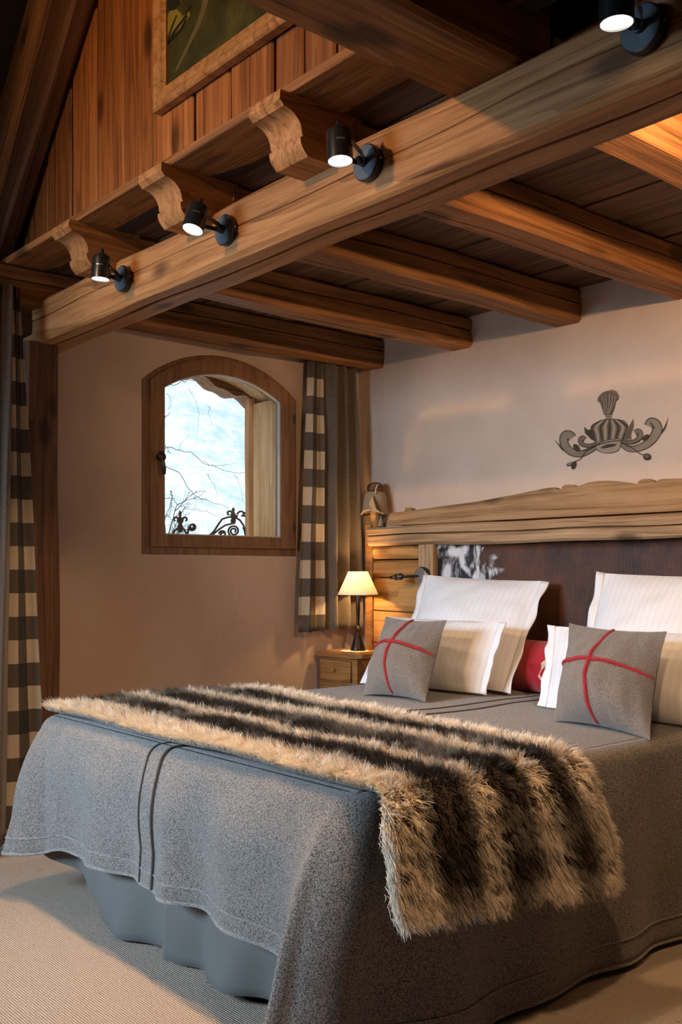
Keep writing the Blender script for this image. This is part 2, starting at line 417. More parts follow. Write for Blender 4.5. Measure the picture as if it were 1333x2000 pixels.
def fur_mat():
    m, nt, b = new_mat('faux_fur'); a = N(nt, 'ShaderNodeAttribute', attribute_name='fur_color')
    hi = N(nt, 'ShaderNodeHairInfo')
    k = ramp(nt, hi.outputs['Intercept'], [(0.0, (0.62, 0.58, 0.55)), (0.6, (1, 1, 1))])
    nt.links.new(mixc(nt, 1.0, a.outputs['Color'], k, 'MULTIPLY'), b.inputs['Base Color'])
    b.inputs['Roughness'].default_value = 0.6; b.inputs['Specular IOR Level'].default_value = 0.3; return m
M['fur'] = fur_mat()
M['furbase'] = fabric('fur_backing', (0.05, 0.035, 0.022), (0.16, 0.12, 0.08), 120, 0.5)

def canvas():
    m, nt, b = new_mat('painted_meadow'); v = objcoord(nt, False)
    n = noise_tex(nt, v, 7, 5, 0.6); n2 = noise_tex(nt, mapping(nt, v, (1, 3, 1)), 22, 4)
    c = ramp(nt, n, [(0.3, (0.022, 0.020, 0.006)), (0.55, (0.055, 0.048, 0.012)), (0.75, (0.12, 0.095, 0.018))])
    c = mixc(nt, math_n(nt, 'MULTIPLY', n2, 0.5), c, (0.03, 0.035, 0.013))
    nt.links.new(c, b.inputs['Base Color']); b.inputs['Roughness'].default_value = 0.4; bump(nt, b, n2, 0.3, 0.004); return m
M['canvas'] = canvas()
M['p_yel'] = plain('ochre_paint', (0.22, 0.17, 0.020), 0.5)
M['p_path'] = plain('path_paint', (0.115, 0.085, 0.032), 0.5)
M['p_dark'] = plain('umber_paint', (0.014, 0.014, 0.008), 0.5)

# ------------------------------------------------------------------ room shell
XW, YW = 3.72, 4.236            # headboard wall plane, window wall plane
def struct(o, label=None): o['kind'] = 'structure'; 
def S(o, label=None):
    o['kind'] = 'structure'
    if label: o['label'] = label
    return o

S(MB().box((-2.2, -2.0, -0.12), (4.0, 4.7, 0.0)).build('floor', M['carpet'], smooth_deg=0), 'beige woven sisal carpet covering the floor')
S(MB().box((XW, -2.0, 0.0), (XW + 0.2, YW + 0.0, 5.6)).build('wall_right', M['plaster'], smooth_deg=0), 'pink-beige plaster wall behind the headboard')

def arch(x0, x1, zb, zs, rise, n=24):
    c = (x1 - x0) / 2; R = (c*c + rise*rise) / (2*rise); cx = (x0 + x1) / 2; cz = zs + rise - R
    a0 = math.asin(c / R); pts = [(x0, zb), (x1, zb)]
    for i in range(n + 1):
        a = a0 - 2*a0*i/n; pts.append((cx + R*math.sin(a), cz + R*math.cos(a)))
    return pts
def ring_solid(mb, A, B, y0, y1):
    n = len(A); vs = [(x, y0, z) for x, z in A] + [(x, y0, z) for x, z in B] + [(x, y1, z) for x, z in A] + [(x, y1, z) for x, z in B]
    fs = []
    for i in range(n):
        j = (i+1) % n
        fs += [(i, j, n+j, n+i), (2*n+i, 3*n+i, 3*n+j, 2*n+j), (n+i, n+j, 3*n+j, 3*n+i), (i, 2*n+i, 2*n+j, j)]
    return mb.add(vs, fs)

OP = arch(2.345, 3.275, 1.248, 2.085, 0.172)
na = len(OP) - 2
RX0, RX1, RZ1 = 1.70, XW + 0.2, 2.85
OUT = [(RX0, 0.0), (RX1, 0.0)] + [(lerp(RX1, RX0, i / (na - 1)), RZ1) for i in range(na)]
YB = 4.45
S(ring_solid(MB(), OUT, OP, YW, YB).build('wall_back', M['plaster'], smooth_deg=30), 'pink-beige plaster wall around the arched window')
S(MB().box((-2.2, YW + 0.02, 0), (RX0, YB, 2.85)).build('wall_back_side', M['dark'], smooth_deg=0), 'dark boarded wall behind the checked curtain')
# left wall, wall behind the camera
wl = MB(); wl.box((-2.2, -2.0, 0), (-2.0, YB, 5.6))
S(wl.build('wall_left', M['post'], smooth_deg=0), 'dark timbered wall at the daylight side of the room')
S(MB().box((-2.2, -2.2, 0), (4.0, -2.0, 5.6)).build('wall_rear', M['post'], smooth_deg=0), 'dark timbered wall behind the viewer')
win2 = S(empty('blind_window', (-2.0, 3.3, 1.1)), 'unseen frame and pane added on the solid wall behind the daylight lamp')  # no opening behind it: frame and pane added to dress the daylight lamp
fr2 = [((-2.0, 2.45, 1.02), (-1.95, 2.53, 2.42)), ((-2.0, 4.07, 1.02), (-1.95, 4.15, 2.42)), ((-2.0, 2.53, 1.02), (-1.95, 4.07, 1.10)), ((-2.0, 2.53, 2.34), (-1.95, 4.07, 2.42))]
for a_, b_ in fr2: MB().box(a_, b_).build('frame_rail', M['frame'], win2, 0)
MB().box((-1.999, 2.53, 1.10), (-1.994, 4.07, 2.34)).build('pane', M['glass'], win2, 0)
# sloping roof over the open half of the room
RZ = lambda y: 2.72 + (YB - y) * 0.95
rp = [(YB + 0.3, RZ(YB + 0.3)), (1.4, RZ(1.4)), (-2.3, RZ(1.4) - 3.5), (-2.3, RZ(1.4) - 3.3), (1.4, RZ(1.4) + 0.2), (YB + 0.3, RZ(YB + 0.3) + 0.2)]
S(MB().prism([(-2.2, y, z) for y, z in rp], (6.4, 0, 0)).build('roof', M['dark'], smooth_deg=0), 'dark boarded sloping roof')

# ------------------------------------------------------------------ ceiling of planks under the mezzanine
random.seed(4)
ceil_e = S(empty('ceiling', (2.6, 1.2, 2.46)), 'dark wooden plank ceiling under the mezzanine')
ZC = 2.44
x = 1.60; k = 0
while x < XW - 0.01:
    w = 0.20 if k == 0 else random.choice([0.14, 0.165, 0.18, 0.155])
    w = min(w, XW - x)
    if XW - x - w < 0.05: w = XW - x
    dz = random.uniform(-0.002, 0.006)
    timber('plank', (x + w/2, -1.98 if x > 1.9 else 1.70, ZC + 0.0135 + dz), (x + w/2, YW - 0.002, ZC + 0.0135 + dz), w - 0.005, 0.027,
           M['joist'] if k == 0 else M['ceil'], ch=0.003, wob=0.003, step=0.6, seed=k * 3.3, parent=ceil_e)
    x += w; k += 1
S(MB().box((1.98, -2.0, ZC + 0.045), (4.0, YB + .2, ZC + 0.12)).build('ceiling_backing', M['dark'], smooth_deg=0), 'dark boards above the ceiling planks')

# ------------------------------------------------------------------ main beam and joists
bm_o = timber('main_beam', (1.852, -1.98, 2.240), (1.852, 4.225, 2.240), 0.18, 0.182, M['beam'], ch=0.016, wob=0.012, step=0.10,
       grooves=[(0, 0.58, 0.010, 0.04), (3, 0.55, 0.003, 0.010), (1, 0.55, 0.003, 0.010)], seed=2)
tag(bm_o, 'long hewn main beam carrying the black spotlights', 'beam')

def joist(name, yc, w, x0, x1, label, seed, z0=2.29, z1=2.44, grooves=((1, 0.58, 0.006, 0.022), (0, 0.3, 0.004, 0.014)), mat='joist'):
    o = timber(name, (x1, yc, (z0 + z1) / 2), (x0, yc, (z0 + z1) / 2), w, z1 - z0 + 0.002, M[mat], ch=0.014, wob=0.010, step=0.12, grooves=list(grooves), seed=seed)
    return tag(o, label, 'joist', 'hewn joists under the plank ceiling')
# side index 1 (+side): side = up x dir ; dir = -X -> side = (0,0,1)x(-1,0,0) = (0,-1,0): faces the bed foot end / camera
joist('ceiling_joist', 4.095, 0.15, -1.95, XW + 0.05, 'joist running above the checked curtain and the arched window', 1)
def corbel_joist(yc, w, label, seed):
    e = tag(empty('ceiling_joist', (2.6, yc, 2.29)), label, 'joist', 'hewn joists under the plank ceiling')
    timber('shaft', (XW + 0.05, yc, 2.366), (1.84, yc, 2.366), w, 0.152, M['joist'], ch=0.014, wob=0.010, step=0.12, grooves=[(1, 0.56, 0.006, 0.024), (0, 0.35, 0.004, 0.014)], seed=seed, parent=e)
    # carved end: double-curved profile in the X-Z plane
    prof = [(1.86, 2.441), (1.575, 2.441), (1.572, 2.415), (1.585, 2.402)]
    for i in range(9):
        a = math.pi * 0.5 * i / 8
        prof.append((1.585 + 0.062 * math.sin(a), 2.345 + 0.055 * math.cos(a) - 0.0))
    prof += [(1.651, 2.338), (1.642, 2.332)]
    for i in range(8):
        a = math.pi * i / 7
        prof.append((1.668 - 0.026 * math.cos(a * 0.5) , 2.332 - 0.045 * (i / 7) ** 0.8))
    prof += [(1.86, 2.287)]
    y0 = yc - w/2 + 0.004; MB().prism([(px, y0, pz) for px, pz in prof], (0, w - 0.008, 0)).build('carved_end', M['beam'], e, 40)
    return e
corbel_joist(3.445, 0.15, 'joist with a carved scroll end just before the arched window', 5)
corbel_joist(2.79, 0.15, 'joist with a carved scroll end above the bed middle', 7)
corbel_joist(2.175, 0.15, 'joist with a carved scroll end beside the painting', 9)
j5 = tag(empty('long_joist', (1.2, 1.56, 2.29)), 'long joist crossing over the main beam into the open room', 'joist', 'hewn joists under the plank ceiling')
timber('shaft', (XW + 0.05, 1.525, 2.366), (1.90, 1.525, 2.366), 0.125, 0.152, M['joist'], ch=0.012, wob=0.008, step=0.12, seed=12, parent=j5)
timber('overhang', (1.89, 1.575, 2.425), (-1.95, 1.575, 2.425), 0.215, 0.20, M['joist'], ch=0.012, wob=0.010, step=0.12, grooves=[(1, 0.6, 0.005, 0.02)], seed=13, parent=j5)
timber('upper_timber', (1.80, 1.50, 2.595), (-1.95, 1.50, 2.595), 0.17, 0.14, M['joist'], ch=0.012, wob=0.010, step=0.15, seed=14, parent=j5)
joist('ceiling_joist', 0.86, 0.15, 1.80, XW + 0.05, 'joist nearest the viewer past the topmost spotlight', 15)

# ------------------------------------------------------------------ mezzanine plank wall, rafters, post, wall plates
wm = S(empty('wall_mezzanine', (1.74, 2.6, 2.47)), 'upright red-brown plank wall above the ceiling edge')
XP = 1.72
ys = [4.42, 4.20] + [at(p, 300, X=XP).y for p in (50, 93, 140, 188, 241, 304, 379, 450, 534, 590, 655)] + [1.86, 1.68, 1.5, 1.32, 1.1, 0.9, 0.7, 0.5, 0.3]
for i in range(len(ys) - 1):
    a, b = ys[i], ys[i+1]; dx = random.uniform(-0.004, 0.004)
    timber('plank', (XP + 0.014 + dx, (a+b)/2, 2.44), (XP + 0.014 + dx, (a+b)/2, 5.2), abs(a-b) - 0.011, 0.028, M['panel'], up=(-1, 0, 0), ch=0.007, wob=0.004, step=0.7, seed=i*2.1, parent=wm,
           grooves=[(2, 0.5, 0.003, 0.006)] if i % 3 == 0 else [])
S(MB().box((XP + 0.032, 0.2, 2.44), (XP + 0.08, YB, 5.6)).build('wall_mezzanine_backing', M['dark'], smooth_deg=0), 'dark boards behind the upright planks')

XR = 1.62
def line_timber(name, a0, a1, b0, b1, th, X, mat, seed, label, cat, **kw):
    # a0->a1 one edge, b0->b1 the other (pixels); lies in the plane X = const
    A0, A1, B0, B1 = (at(*p, X=X) for p in (a0, a1, b0, b1))
    c0, c1 = (A0 + B0) / 2, (A1 + B1) / 2; d = (c1 - c0).normalized()
    w = abs((B0 - A0).cross(d).length + (B1 - A1).cross(d).length) / 2
    e = c1 + d * 0.9; s = c0 - d * 0.25
    o = timber(name, s, e, w, th, mat, up=(-1, 0, 0), ch=0.016, wob=0.014, step=0.14, seed=seed, **kw)
    return tag(o, label, cat)
line_timber('roof_rafter', (-60, 440), (55, 0), (2, 420), (116, 0), 0.12, 1.64, M['beam'], 21, 'thick slanting rafter against the plank wall, outer of the two', 'rafter', grooves=[(2, 0.35, 0.002, 0.008)])
line_timber('roof_brace', (2, 425), (124, 0), (35, 425), (163, 0), 0.09, 1.665, M['post'], 23, 'narrow slanting timber between the thick rafter and the upright planks', 'rafter')

po = timber('corner_post', (1.79, 4.165, 0.0), (1.79, 4.165, 2.152), 0.15, 0.15, M['post'], up=(0, -1, 0), ch=0.012, wob=0.008, step=0.2, seed=31, grooves=[(2, 0.8, 0.002, 0.006)])
tag(po, 'dark wooden corner post under the end of the main beam', 'post')
tag(timber('wall_plate', (1.76, 4.19, 2.27), (-1.95, 4.19, 2.27), 0.10, 0.16, M['post'], ch=0.01, wob=0.008, seed=33), 'dark horizontal timber behind the top of the left curtain', 'beam')

# ------------------------------------------------------------------ arched window
win = S(empty('window_1', (2.81, YW, 1.26)), 'small arched wooden window in the plaster wall')
def wood_ring(name, A, B, y0, y1, mat, parent):
    return ring_solid(MB(), A, B, y0, y1).build(name, mat, parent, 30)
F1 = arch(2.347, 3.273, 1.250, 2.085, 0.170); F2 = arch(2.386, 3.255, 1.290, 2.085, 0.150)
wood_ring('outer_frame', F1, F2, YW - 0.002, YW + 0.10, M['frame'], win)
G2 = arch(2.462, 3.170, 1.346, 2.058, 0.104)
F2b = arch(2.384, 3.257, 1.287, 2.085, 0.152)
sash = wood_ring('sash', F2b, G2, YW - 0.016, YW + 0.045, M['frame'], win)
G1 = arch(2.450, 3.182, 1.335, 2.058, 0.112)
gp = MB(); gp.add([(x, YW + 0.022, z) for x, z in G1], [tuple(range(len(G1)))]); gp.add([(x, YW + 0.026, z) for x, z in G1], [tuple(reversed(range(len(G1))))])
gp.build('pane', M['glass'], sash, 0, recalc=False)
bd2 = arch(2.468, 3.164, 1.352, 2.058, 0.100)
wood_ring('glazing_bead', G2, bd2, YW - 0.002, YW + 0.018, M['sheet'], sash)
hb = MB(); hb.lathe([(0.0, 0.006), (0.012, 0.008), (0.016, 0.02), (0.018, 0.03), (0.020, 0.045), (0.0, 0.05)], (2.425, YW - 0.012, 1.715), (0, -1, 0), 16)
hd = hb.build('handle', M['bronze'], sash)
hb = MB(); hb.tube([(2.425, YW - 0.05, 1.72), (2.43, YW - 0.055, 1.69), (2.434, YW - 0.055, 1.66), (2.436, YW - 0.055, 1.632)], [0.010, 0.009, 0.011, 0.007], 10)
hb.lathe([(0.0, -0.03), (0.014, -0.028), (0.016, -0.005), (0.010, 0.02), (0.0, 0.022)], (2.425, YW - 0.048, 1.722), (0, 0, 1), 12)
hb.build('handle_lever', M['bronze'], sash)
for zz in (1.40, 1.98):
    MB().tube([(3.248, YW - 0.02, zz - 0.022), (3.248, YW - 0.02, zz + 0.022)], 0.006, 8).build('hinge', M['bronze'], win)

# outside reveal: pale wooden jamb, soffit, rough outer timbers
jb = MB(); jb.box((3.183, YW + 0.046, 1.20), (3.26, YB + 0.05, 2.09))
jb.build('outer_jamb', M['jamb'], win, 0)
A_ = arch(2.40, 3.26, 1.27, 2.085, 0.125); B_ = arch(2.42, 3.20, 1.29, 2.085, 0.105)
sof = MB(); n_ = len(A_)
P0 = [(x, YW + 0.10, z) for x, z in A_[2:]]; P1 = [(x, YB + 0.08, z) for x, z in A_[2:]]
sof.grid([P0, P1]); sof.grid([[(x, y, z + 0.012) for x, y, z in P0], [(x, y, z + 0.012) for x, y, z in P1]])
sof.build('soffit', M['jamb'], win, 30)
op_ = timber('outer_post', (3.255, YB + 0.09, 1.0), (3.255, YB + 0.09, 2.12), 0.17, 0.075, M['beam'], up=(0, -1, 0), ch=0.02, wob=0.012, step=0.06, seed=41)
adopt(op_, win)
# wavy outer lintel
lt = []
for i in range(25):
    f = i / 24; px = lerp(330, 530, f); py = 728 + 66 * min(1, f*1.15) ** 1.7 + 5 * math.sin(f * 14) + 3 * math.sin(f * 31)
    p = at(px, py, Y=YB + 0.06); lt.append((p.x, YB + 0.062, p.z))
top = [(x, y, 2.42) for x, y, z in lt]
MB().prism(lt + top[::-1], (0, 0.12, 0)).build('outer_lintel', M['joist'], win, 40)

# wrought-iron railing crest outside
YI = 4.72
rail = tag(empty('iron_railing', (3.05, YI, 1.25)), 'dark wrought-iron scroll railing outside the window', 'railing')
def pix(path, Y=YI): return [at(a, b, Y=Y) for a, b in path]
def spiral(cx, cy, r0, r1, a0, turns, n=26):
    return [(cx + lerp(r0, r1, i/n) * math.cos(a0 + turns*2*math.pi*i/n), cy + lerp(r0, r1, i/n) * math.sin(a0 + turns*2*math.pi*i/n)) for i in range(n+1)]
def iron(paths, name, r=0.0058):
    m = MB()
    for p in paths: m.tube(pix(p), r, 6)
    return m.build(name, M['iron'], rail)
Zf = 1.340
def drop(x, y0=1046): return [(x, y0), (x, y0 + 40)]
iron([[(336, 1046), (342, 1036), (349, 1030), (353, 1029), (360, 1034), (366, 1046)], spiral(376, 1029, 7.5, 2, math.pi*0.9, -1.6), spiral(343, 1015, 6, 2, 0.3, -0.75),
      spiral(362, 1015, 6, 2, 2.84, 0.75), [(366, 1046), (368, 1036), (369, 1028)]], 'scroll')
def finial(x, yt, yb, w):
    pts = [(0, 0), (0.25, .06), (0.45, .14), (0.25, .24), (0.35, .32), (0.95, .42), (1.0, .5), (0.45, .58), (0.6, .66), (0.9, .78), (0.7, .9), (0.4, 1)]
    poly = [(x + w*a, lerp(yt, yb, b)) for a, b in pts] + [(x - w*a, lerp(yt, yb, b)) for a, b in reversed(pts[1:])]
    MB().prism(pix(poly), (0, 0.012, 0)).build('finial', M['iron'], rail, 30)
finial(353, 997, 1040, 6); finial(457, 991, 1024, 5)
iron([[(408, 1047), (418, 1038), (427, 1024), (434, 1014), (446, 1010), (457, 1010), (468, 1015), (476, 1026), (480, 1047)],
      [(416, 1044), (428, 1034), (440, 1026), (452, 1023)], spiral(457, 1037, 12, 3, math.pi*0.5, 1.9), spiral(435, 1043, 7, 2, math.pi, 1.4),
      spiral(448, 1003, 6, 2, 0.3, -0.8), spiral(472, 1005, 8, 2.5, math.pi, 0.75), [(464, 1007), (461, 1012)], spiral(479, 1004, 5, 1.5, 0, 1.0),
      [(481, 1047), (481, 1000), (485, 996)], [(475, 1030), (481, 1040)]], 'scroll')
MB().box((2.70, YI - 0.012, 1.325), (3.45, YI + 0.012, 1.345)).build('top_bar', M['iron'], rail, 0)
for xx in (2.75, 2.95, 3.15, 3.40): MB().box((xx - 0.008, YI - 0.008, 0.0), (xx + 0.008, YI + 0.008, 1.33)).build('baluster', M['iron'], rail, 0)

# snowy slope and bare trees outside
sl = []
for i in range(30):
    row = []
    for j in range(40):
        xx = lerp(-6, 26, j / 39); yy = lerp(5.6, 30, i / 29)
        row.append((xx, yy, -0.4 + (yy - 5.6) * 0.72 + 0.5 * nz(xx * 0.35, yy * 0.35) + 0.15 * nz(xx, yy)))
    sl.append(row)
gr = MB().grid(sl).build('snow_slope', M['snow']); S(gr, 'snow-covered slope rising outside the window')
def branch_tree(name, base, dirs, seed, label, r0=0.03):
    rnd = random.Random(seed); e = tag(empty(name, base), label, 'tree', 'bare trees in the snow outside'); 
    trunk = MB(); tw = MB()
    def grow(p, d, L, r, lev, mb):
        n = 7; pts = [p]; q = p.copy(); dd = d.copy()
        for i in range(n):
            dd = (dd + Vector((rnd.uniform(-.22, .22), rnd.uniform(-.22, .22), rnd.uniform(-.2, .16)))).normalized(); q = q + dd * (L / n); pts.append(q.copy())
            if lev < 3 and i >= 1 and rnd.random() < (0.65 if lev < 2 else 0.4):
                sd = (dd + Vector((rnd.uniform(-1, 1), rnd.uniform(-.6, .6), rnd.uniform(-.7, .7)))).normalized()
                grow(q.copy(), sd, L * rnd.uniform(.35, .6), r * 0.5, lev + 1, tw)
        mb.tube(pts, [r * lerp(1, .35, i / n) for i in range(n + 1)], 5 if lev else 8)
    for d, L in dirs: grow(Vector(base), Vector(d).normalized(), L, r0, 0, trunk)
    trunk.build('trunk', M['bark'], e); 
    if tw.v: tw.build('twigs', M['bark'], e)
def wp(x, y): return (280 + x / 4.3, 680 + y / 4.3)                # measured on an enlargement of the window
BR = [([(60, 800), (170, 835), (240, 845), (320, 860), (370, 865), (430, 900), (510, 955), (600, 1000), (760, 1045), (830, 1045), (890, 1080), (980, 1130)], 4.5),
      ([(510, 948), (600, 990), (700, 985), (800, 960)], 3), ([(120, 760), (170, 800), (225, 890)], 5), ([(120, 640), (175, 590), (225, 540)], 5),
      ([(60, 900), (180, 980), (300, 1045), (360, 1140), (430, 1230), (520, 1280), (620, 1310), (720, 1350)], 4.5), ([(235, 1200), (238, 1260), (235, 1320), (215, 1400)], 6), ([(120, 1240), (250, 1270), (290, 1320), (400, 1345), (560, 1385), (640, 1420)], 4),
      ([(160, 340), (290, 290), (400, 270), (500, 265), (600, 300), (660, 355), (760, 400)], 5), ([(385, 340), (430, 420), (470, 560), (455, 700), (430, 830)], 2), ([(540, 1060), (600, 1160), (630, 1250)], 2.5),
      ([(770, 1060), (820, 1160), (845, 1330)], 2.5), ([(430, 1230), (445, 1290), (430, 1360)], 2), ([(200, 380), (230, 440), (215, 520)], 2.5), ([(560, 480), (550, 560), (580, 640)], 2), ([(300, 860), (330, 790), (390, 730)], 2)]
def ctrl3(ctrl, n=24):
    out = []; P = [Vector(ctrl[0])] + [Vector(c) for c in ctrl] + [Vector(ctrl[-1])]; k = len(ctrl)
    for q in range(k - 1):
        m = max(2, n // (k - 1))
        for i in range(m):
            t = i / m; p0, p1, p2, p3 = P[q:q+4]
            out.append(0.5 * ((2*p1) + (p2-p0)*t + (2*p0 - 5*p1 + 4*p2 - p3)*t*t + (3*p1 - p0 - 3*p2 + p3)*t**3))
    out.append(P[-1]); return out
tree = tag(empty('bare_tree', at(295, 1100, Y=7.0)), 'bare tree with long bowing branches outside the window', 'tree')
t_ = [at(300 + 3*math.sin(i), 1300 - i*75, Y=7.0) for i in range(9)]
MB().tube(t_, [0.05 - 0.003*i for i in range(9)], 8).build('trunk', M['bark'], tree)
rb = random.Random(5)
for path, w in BR:
    dep = rb.uniform(6.7, 7.4)
    pts = [at(*wp(p.x, p.y), Y=dep) for p in ctrl3(path)]
    n = len(pts); r0 = w / 4.3 / FPX * 8.2 * 0.75
    pts = [p + Vector((0.01*rb.uniform(-1, 1), 0, 0.012*rb.uniform(-1, 1))) for p in pts]
    MB().tube(pts, [r0 * lerp(1.1, 0.5, i/(n-1)) for i in range(n)], 6).build('branch', M['bark'], tree)
branch_tree('bare_shrub', tuple(at(326, 1080, Y=6.3)), [((0.1, 0, 1), 0.34), ((-.3, 0, 1), 0.36), ((.4, .1, 1), 0.28), ((.6, .1, .8), 0.25)], 8, 'bare shrub low outside the window', 0.008)
branch_tree('bare_tree', (8.6, 13.0, 4.0), [((-0.5, 0.0, 0.9), 3.4), ((0.1, 0.1, 1), 3.0)], 12, 'thin bare tree higher on the snowy slope', 0.025)

# ------------------------------------------------------------------ curtains
def curtain_panel(name, top, bot, Yc, zt, zb, folds_t, folds_b, amp_t, amp_b, mat, parent, cols=None, nu=60, nv=40, ph=0.0, edge=None):
    # top / bot = (x0, x1)
    rows = []; uv = []
    for j in range(nv + 1):
        v = j / nv; z = lerp(zt, zb, v); row = []
        e = v if edge is None else edge(v)
        for i in range(nu + 1):
            u = i / nu; x = lerp(lerp(top[0], top[1], u), lerp(bot[0], bot[1], u), e)
            fo = lerp(folds_t, folds_b, smooth(0.05, 0.6, v)); a = lerp(amp_t, amp_b, smooth(0, 0.35, v))
            y = Yc + a * math.sin(2*math.pi*(folds_b*u) + ph + 0.5*nz(u*2, v*1.5, ph)) + amp_t * (1 - smooth(0, .45, v)) * 0.6 * math.sin(2*math.pi*folds_t*u + ph)
            y += 0.006 * nz(u*5, v*3, ph + 5)
            row.append((x + 0.004*nz(u*7, v*4, ph), y, z + (0.004*nz(u*6, 1, ph) if j == nv else 0))); uv.append((u * (cols or 1), (zt - z)))
        rows.append(row)
    m = MB().grid(rows); m.uv = uv
    o = m.build(name, mat, parent, 60, recalc=False)
    md = o.modifiers.new('thick', 'SOLIDIFY'); md.thickness = 0.003
    return o
YCU = 4.145
rc = tag(empty('window_curtain', (3.45, YCU, 0.85)), 'taupe wool curtain with a checked border beside the arched window', 'curtain')
curtain_panel('checked_border', (3.303, 3.398), (3.236, 3.404), YCU + 0.01, 2.30, 0.845, 3.0, 1.5, 0.010, 0.010, M['check'], rc, 3, ph=1.2)
curtain_panel('wool_panel', (3.392, 3.640), (3.400, 3.700), YCU, 2.30, 0.848, 7, 3.2, 0.018, 0.034, M['curt'], rc, ph=0.4, nu=90, edge=lambda v: v ** 0.8)
lc = tag(empty('window_curtain', (1.55, 4.0, 0.1)), 'taupe wool curtain with a checked border in front of the corner post', 'curtain')
curtain_panel('checked_border', (1.618, 1.652), (1.592, 1.775), 4.02, 2.345, 0.05, 3.0, 1.2, 0.012, 0.016, M['check'], lc, 3, ph=2.2, edge=lambda v: v ** 0.85)
curtain_panel('wool_panel', (1.30, 1.634), (1.10, 1.600), 4.00, 2.345, 0.05, 8, 4, 0.02, 0.03, M['curt'], lc, ph=1.0, nu=90)

# ------------------------------------------------------------------ headboard
XH = 3.62
hbd = tag(empty('headboard', (3.64, 2.6, 0.3)), 'rustic wooden headboard with cowhide panel and carved crest', 'headboard')
prof = [(762, 1029), (762, 1003), (768, 1001), (790, 999), (793, 991), (801, 992), (806, 997), (860, 989), (933, 979.5), (1010, 965), (1062, 954.5), (1074, 952.5), (1082, 952), (1089, 956), (1096, 957),
        (1099, 950), (1106, 946.5), (1114, 946.5), (1122, 949), (1126, 951), (1136, 947), (1150, 942.5), (1166, 939.5), (1185, 938.8), (1205, 939.5), (1226, 943), (1244, 948),
        (1248, 940), (1254, 936), (1264, 935), (1274, 938), (1281, 942.5), (1286, 938), (1292, 935.5), (1333, 934.8)]
left = [at(a, b, X=XH) for a, b in prof]
pl = [(p.y, p.z) for p in left]
C_ = 2.53
mir = [(2*C_ - y, z) for y, z in pl if y > 2.75]
pl = [(3.88, 1.411)] + pl[1:-1] + [(2.0, 1.535)] + [p for p in reversed(mir) if p[0] < 1.99]
poly = [(XH, y, z) for y, z in pl]; poly[-1] = (XH, poly[-1][1], 1.411)
MB().prism(poly, (0.035, 0, 0)).build('crest_board', wood('crest_board_wood', (0.14, 0.070, 0.028), (0.36, 0.20, 0.088), (0.47, 0.29, 0.15), rough=0.75, bmp=0.8, axis=1, vary=0.1), hbd, 40)
timber('rail', (3.645, 4.035, 1.3535), (3.645, 1.03, 1.3535), 0.075, 0.102, M['old'], ch=0.012, wob=0.008, step=0.08, grooves=[(3, 0.45, 0.006, 0.022), (1, 0.5, 0.003, 0.012)], seed=51, parent=hbd)
for yy in (3.597, 1.463):
    timber('post', (3.642, yy, 0.0), (3.642, yy, 1.304), 0.108, 0.062, M['old'], up=(-1, 0, 0), ch=0.005, wob=0.005, step=0.12, seed=yy, grooves=[(2, 0.5, 0.0025, 0.008)], parent=hbd)
hp = []
for i in range(40):
    row = []
    for j in range(20):
        y = lerp(3.545, 1.515, i/39); z = lerp(0.45, 1.308, j/19)
        b_ = 0.018 * (max(0, 1 - (2*i/39 - 1)**8) * max(0, 1 - (2*j/19 - 1)**6)) ** 0.5
        row.append((3.650 - b_ + 0.003 * nz(y*4, z*4), y, z))
    hp.append(row)
hm = MB().grid([[(x - 3.65, y - 2.53, z - 0.9) for x, y, z in r] for r in hp])
ho = hm.build('cowhide_panel', M['hide']); ho.location = (3.65, 2.53, 0.9); adopt(ho, hbd)
ho.modifiers.new('thick', 'SOLIDIFY').thickness = 0.02
for side in (0, 1):
    ya, yb = (3.66, 4.03) if side == 0 else (1.04, 1.40)
    for q, (za, zb, th) in enumerate(((1.232, 1.300, 0.05), (1.135, 1.228, 0.040), (0.955, 1.132, 0.030), (0.78, 0.952, 0.030), (0.55, 0.777, 0.030), (0.30, 0.547, 0.03))):
        timber('side_plank', (3.668, ya, (za+zb)/2), (3.668, yb, (za+zb)/2), th, zb - za, M['pine'], ch=0.014 if q < 2 else 0.005, wob=0.005, step=0.1, seed=60 + q + side*9, parent=hbd)
    ye = 4.06 if side == 0 else 1.0
    timber('end_post', (3.665, ye, 0.0), (3.665, ye, 1.42), 0.055, 0.06, M['stand'], up=(-1, 0, 0), ch=0.008, wob=0.003, seed=70, parent=hbd)
MB().box((3.69, 1.04, 0.28), (3.705, 4.03, 1.31)).build('back_panel', M['dark'], hbd, 0)

# carved ornament in a tan wrap on the headboard corner
of = tag(empty('corner_ornament', (3.60, 4.02, 1.36)), 'carved wooden figure wrapped in tan canvas on the headboard corner', 'ornament')
OC = Vector((3.640, 4.005, 0))
MB().lathe([(0.0, 1.40), (0.014, 1.405), (0.020, 1.43), (0.028, 1.47), (0.034, 1.50), (0.03, 1.53), (0, 1.535)], OC, n=10).build('stem', M['pine'], of)
mb = MB(); rows = []
for j, (z, r) in enumerate(((1.600, 0.034), (1.592, 0.050), (1.570, 0.056), (1.535, 0.060), (1.505, 0.066), (1.488, 0.072), (1.482, 0.066))):
    rows.append([OC + Vector(((r + 0.008*nz(a*1.3, z*20, 3) * (j > 1)) * math.cos(a), (r + 0.010*nz(a*2, z*15, 1) * (j > 1)) * math.sin(a) * 1.15, z + (0.012*math.sin(2*a + 1) if j > 3 else 0))) for a in [2*math.pi*i/26 for i in range(26)]])
mb.grid(rows, close_v=True).build('wrap', M['tan'], of, 60)
MB().lathe([(0.0, 1.590), (0.030, 1.594), (0.044, 1.605), (0.046, 1.622), (0.038, 1.640), (0.020, 1.650), (0.0, 1.652)], OC, n=18).build('head', M['post'], of)
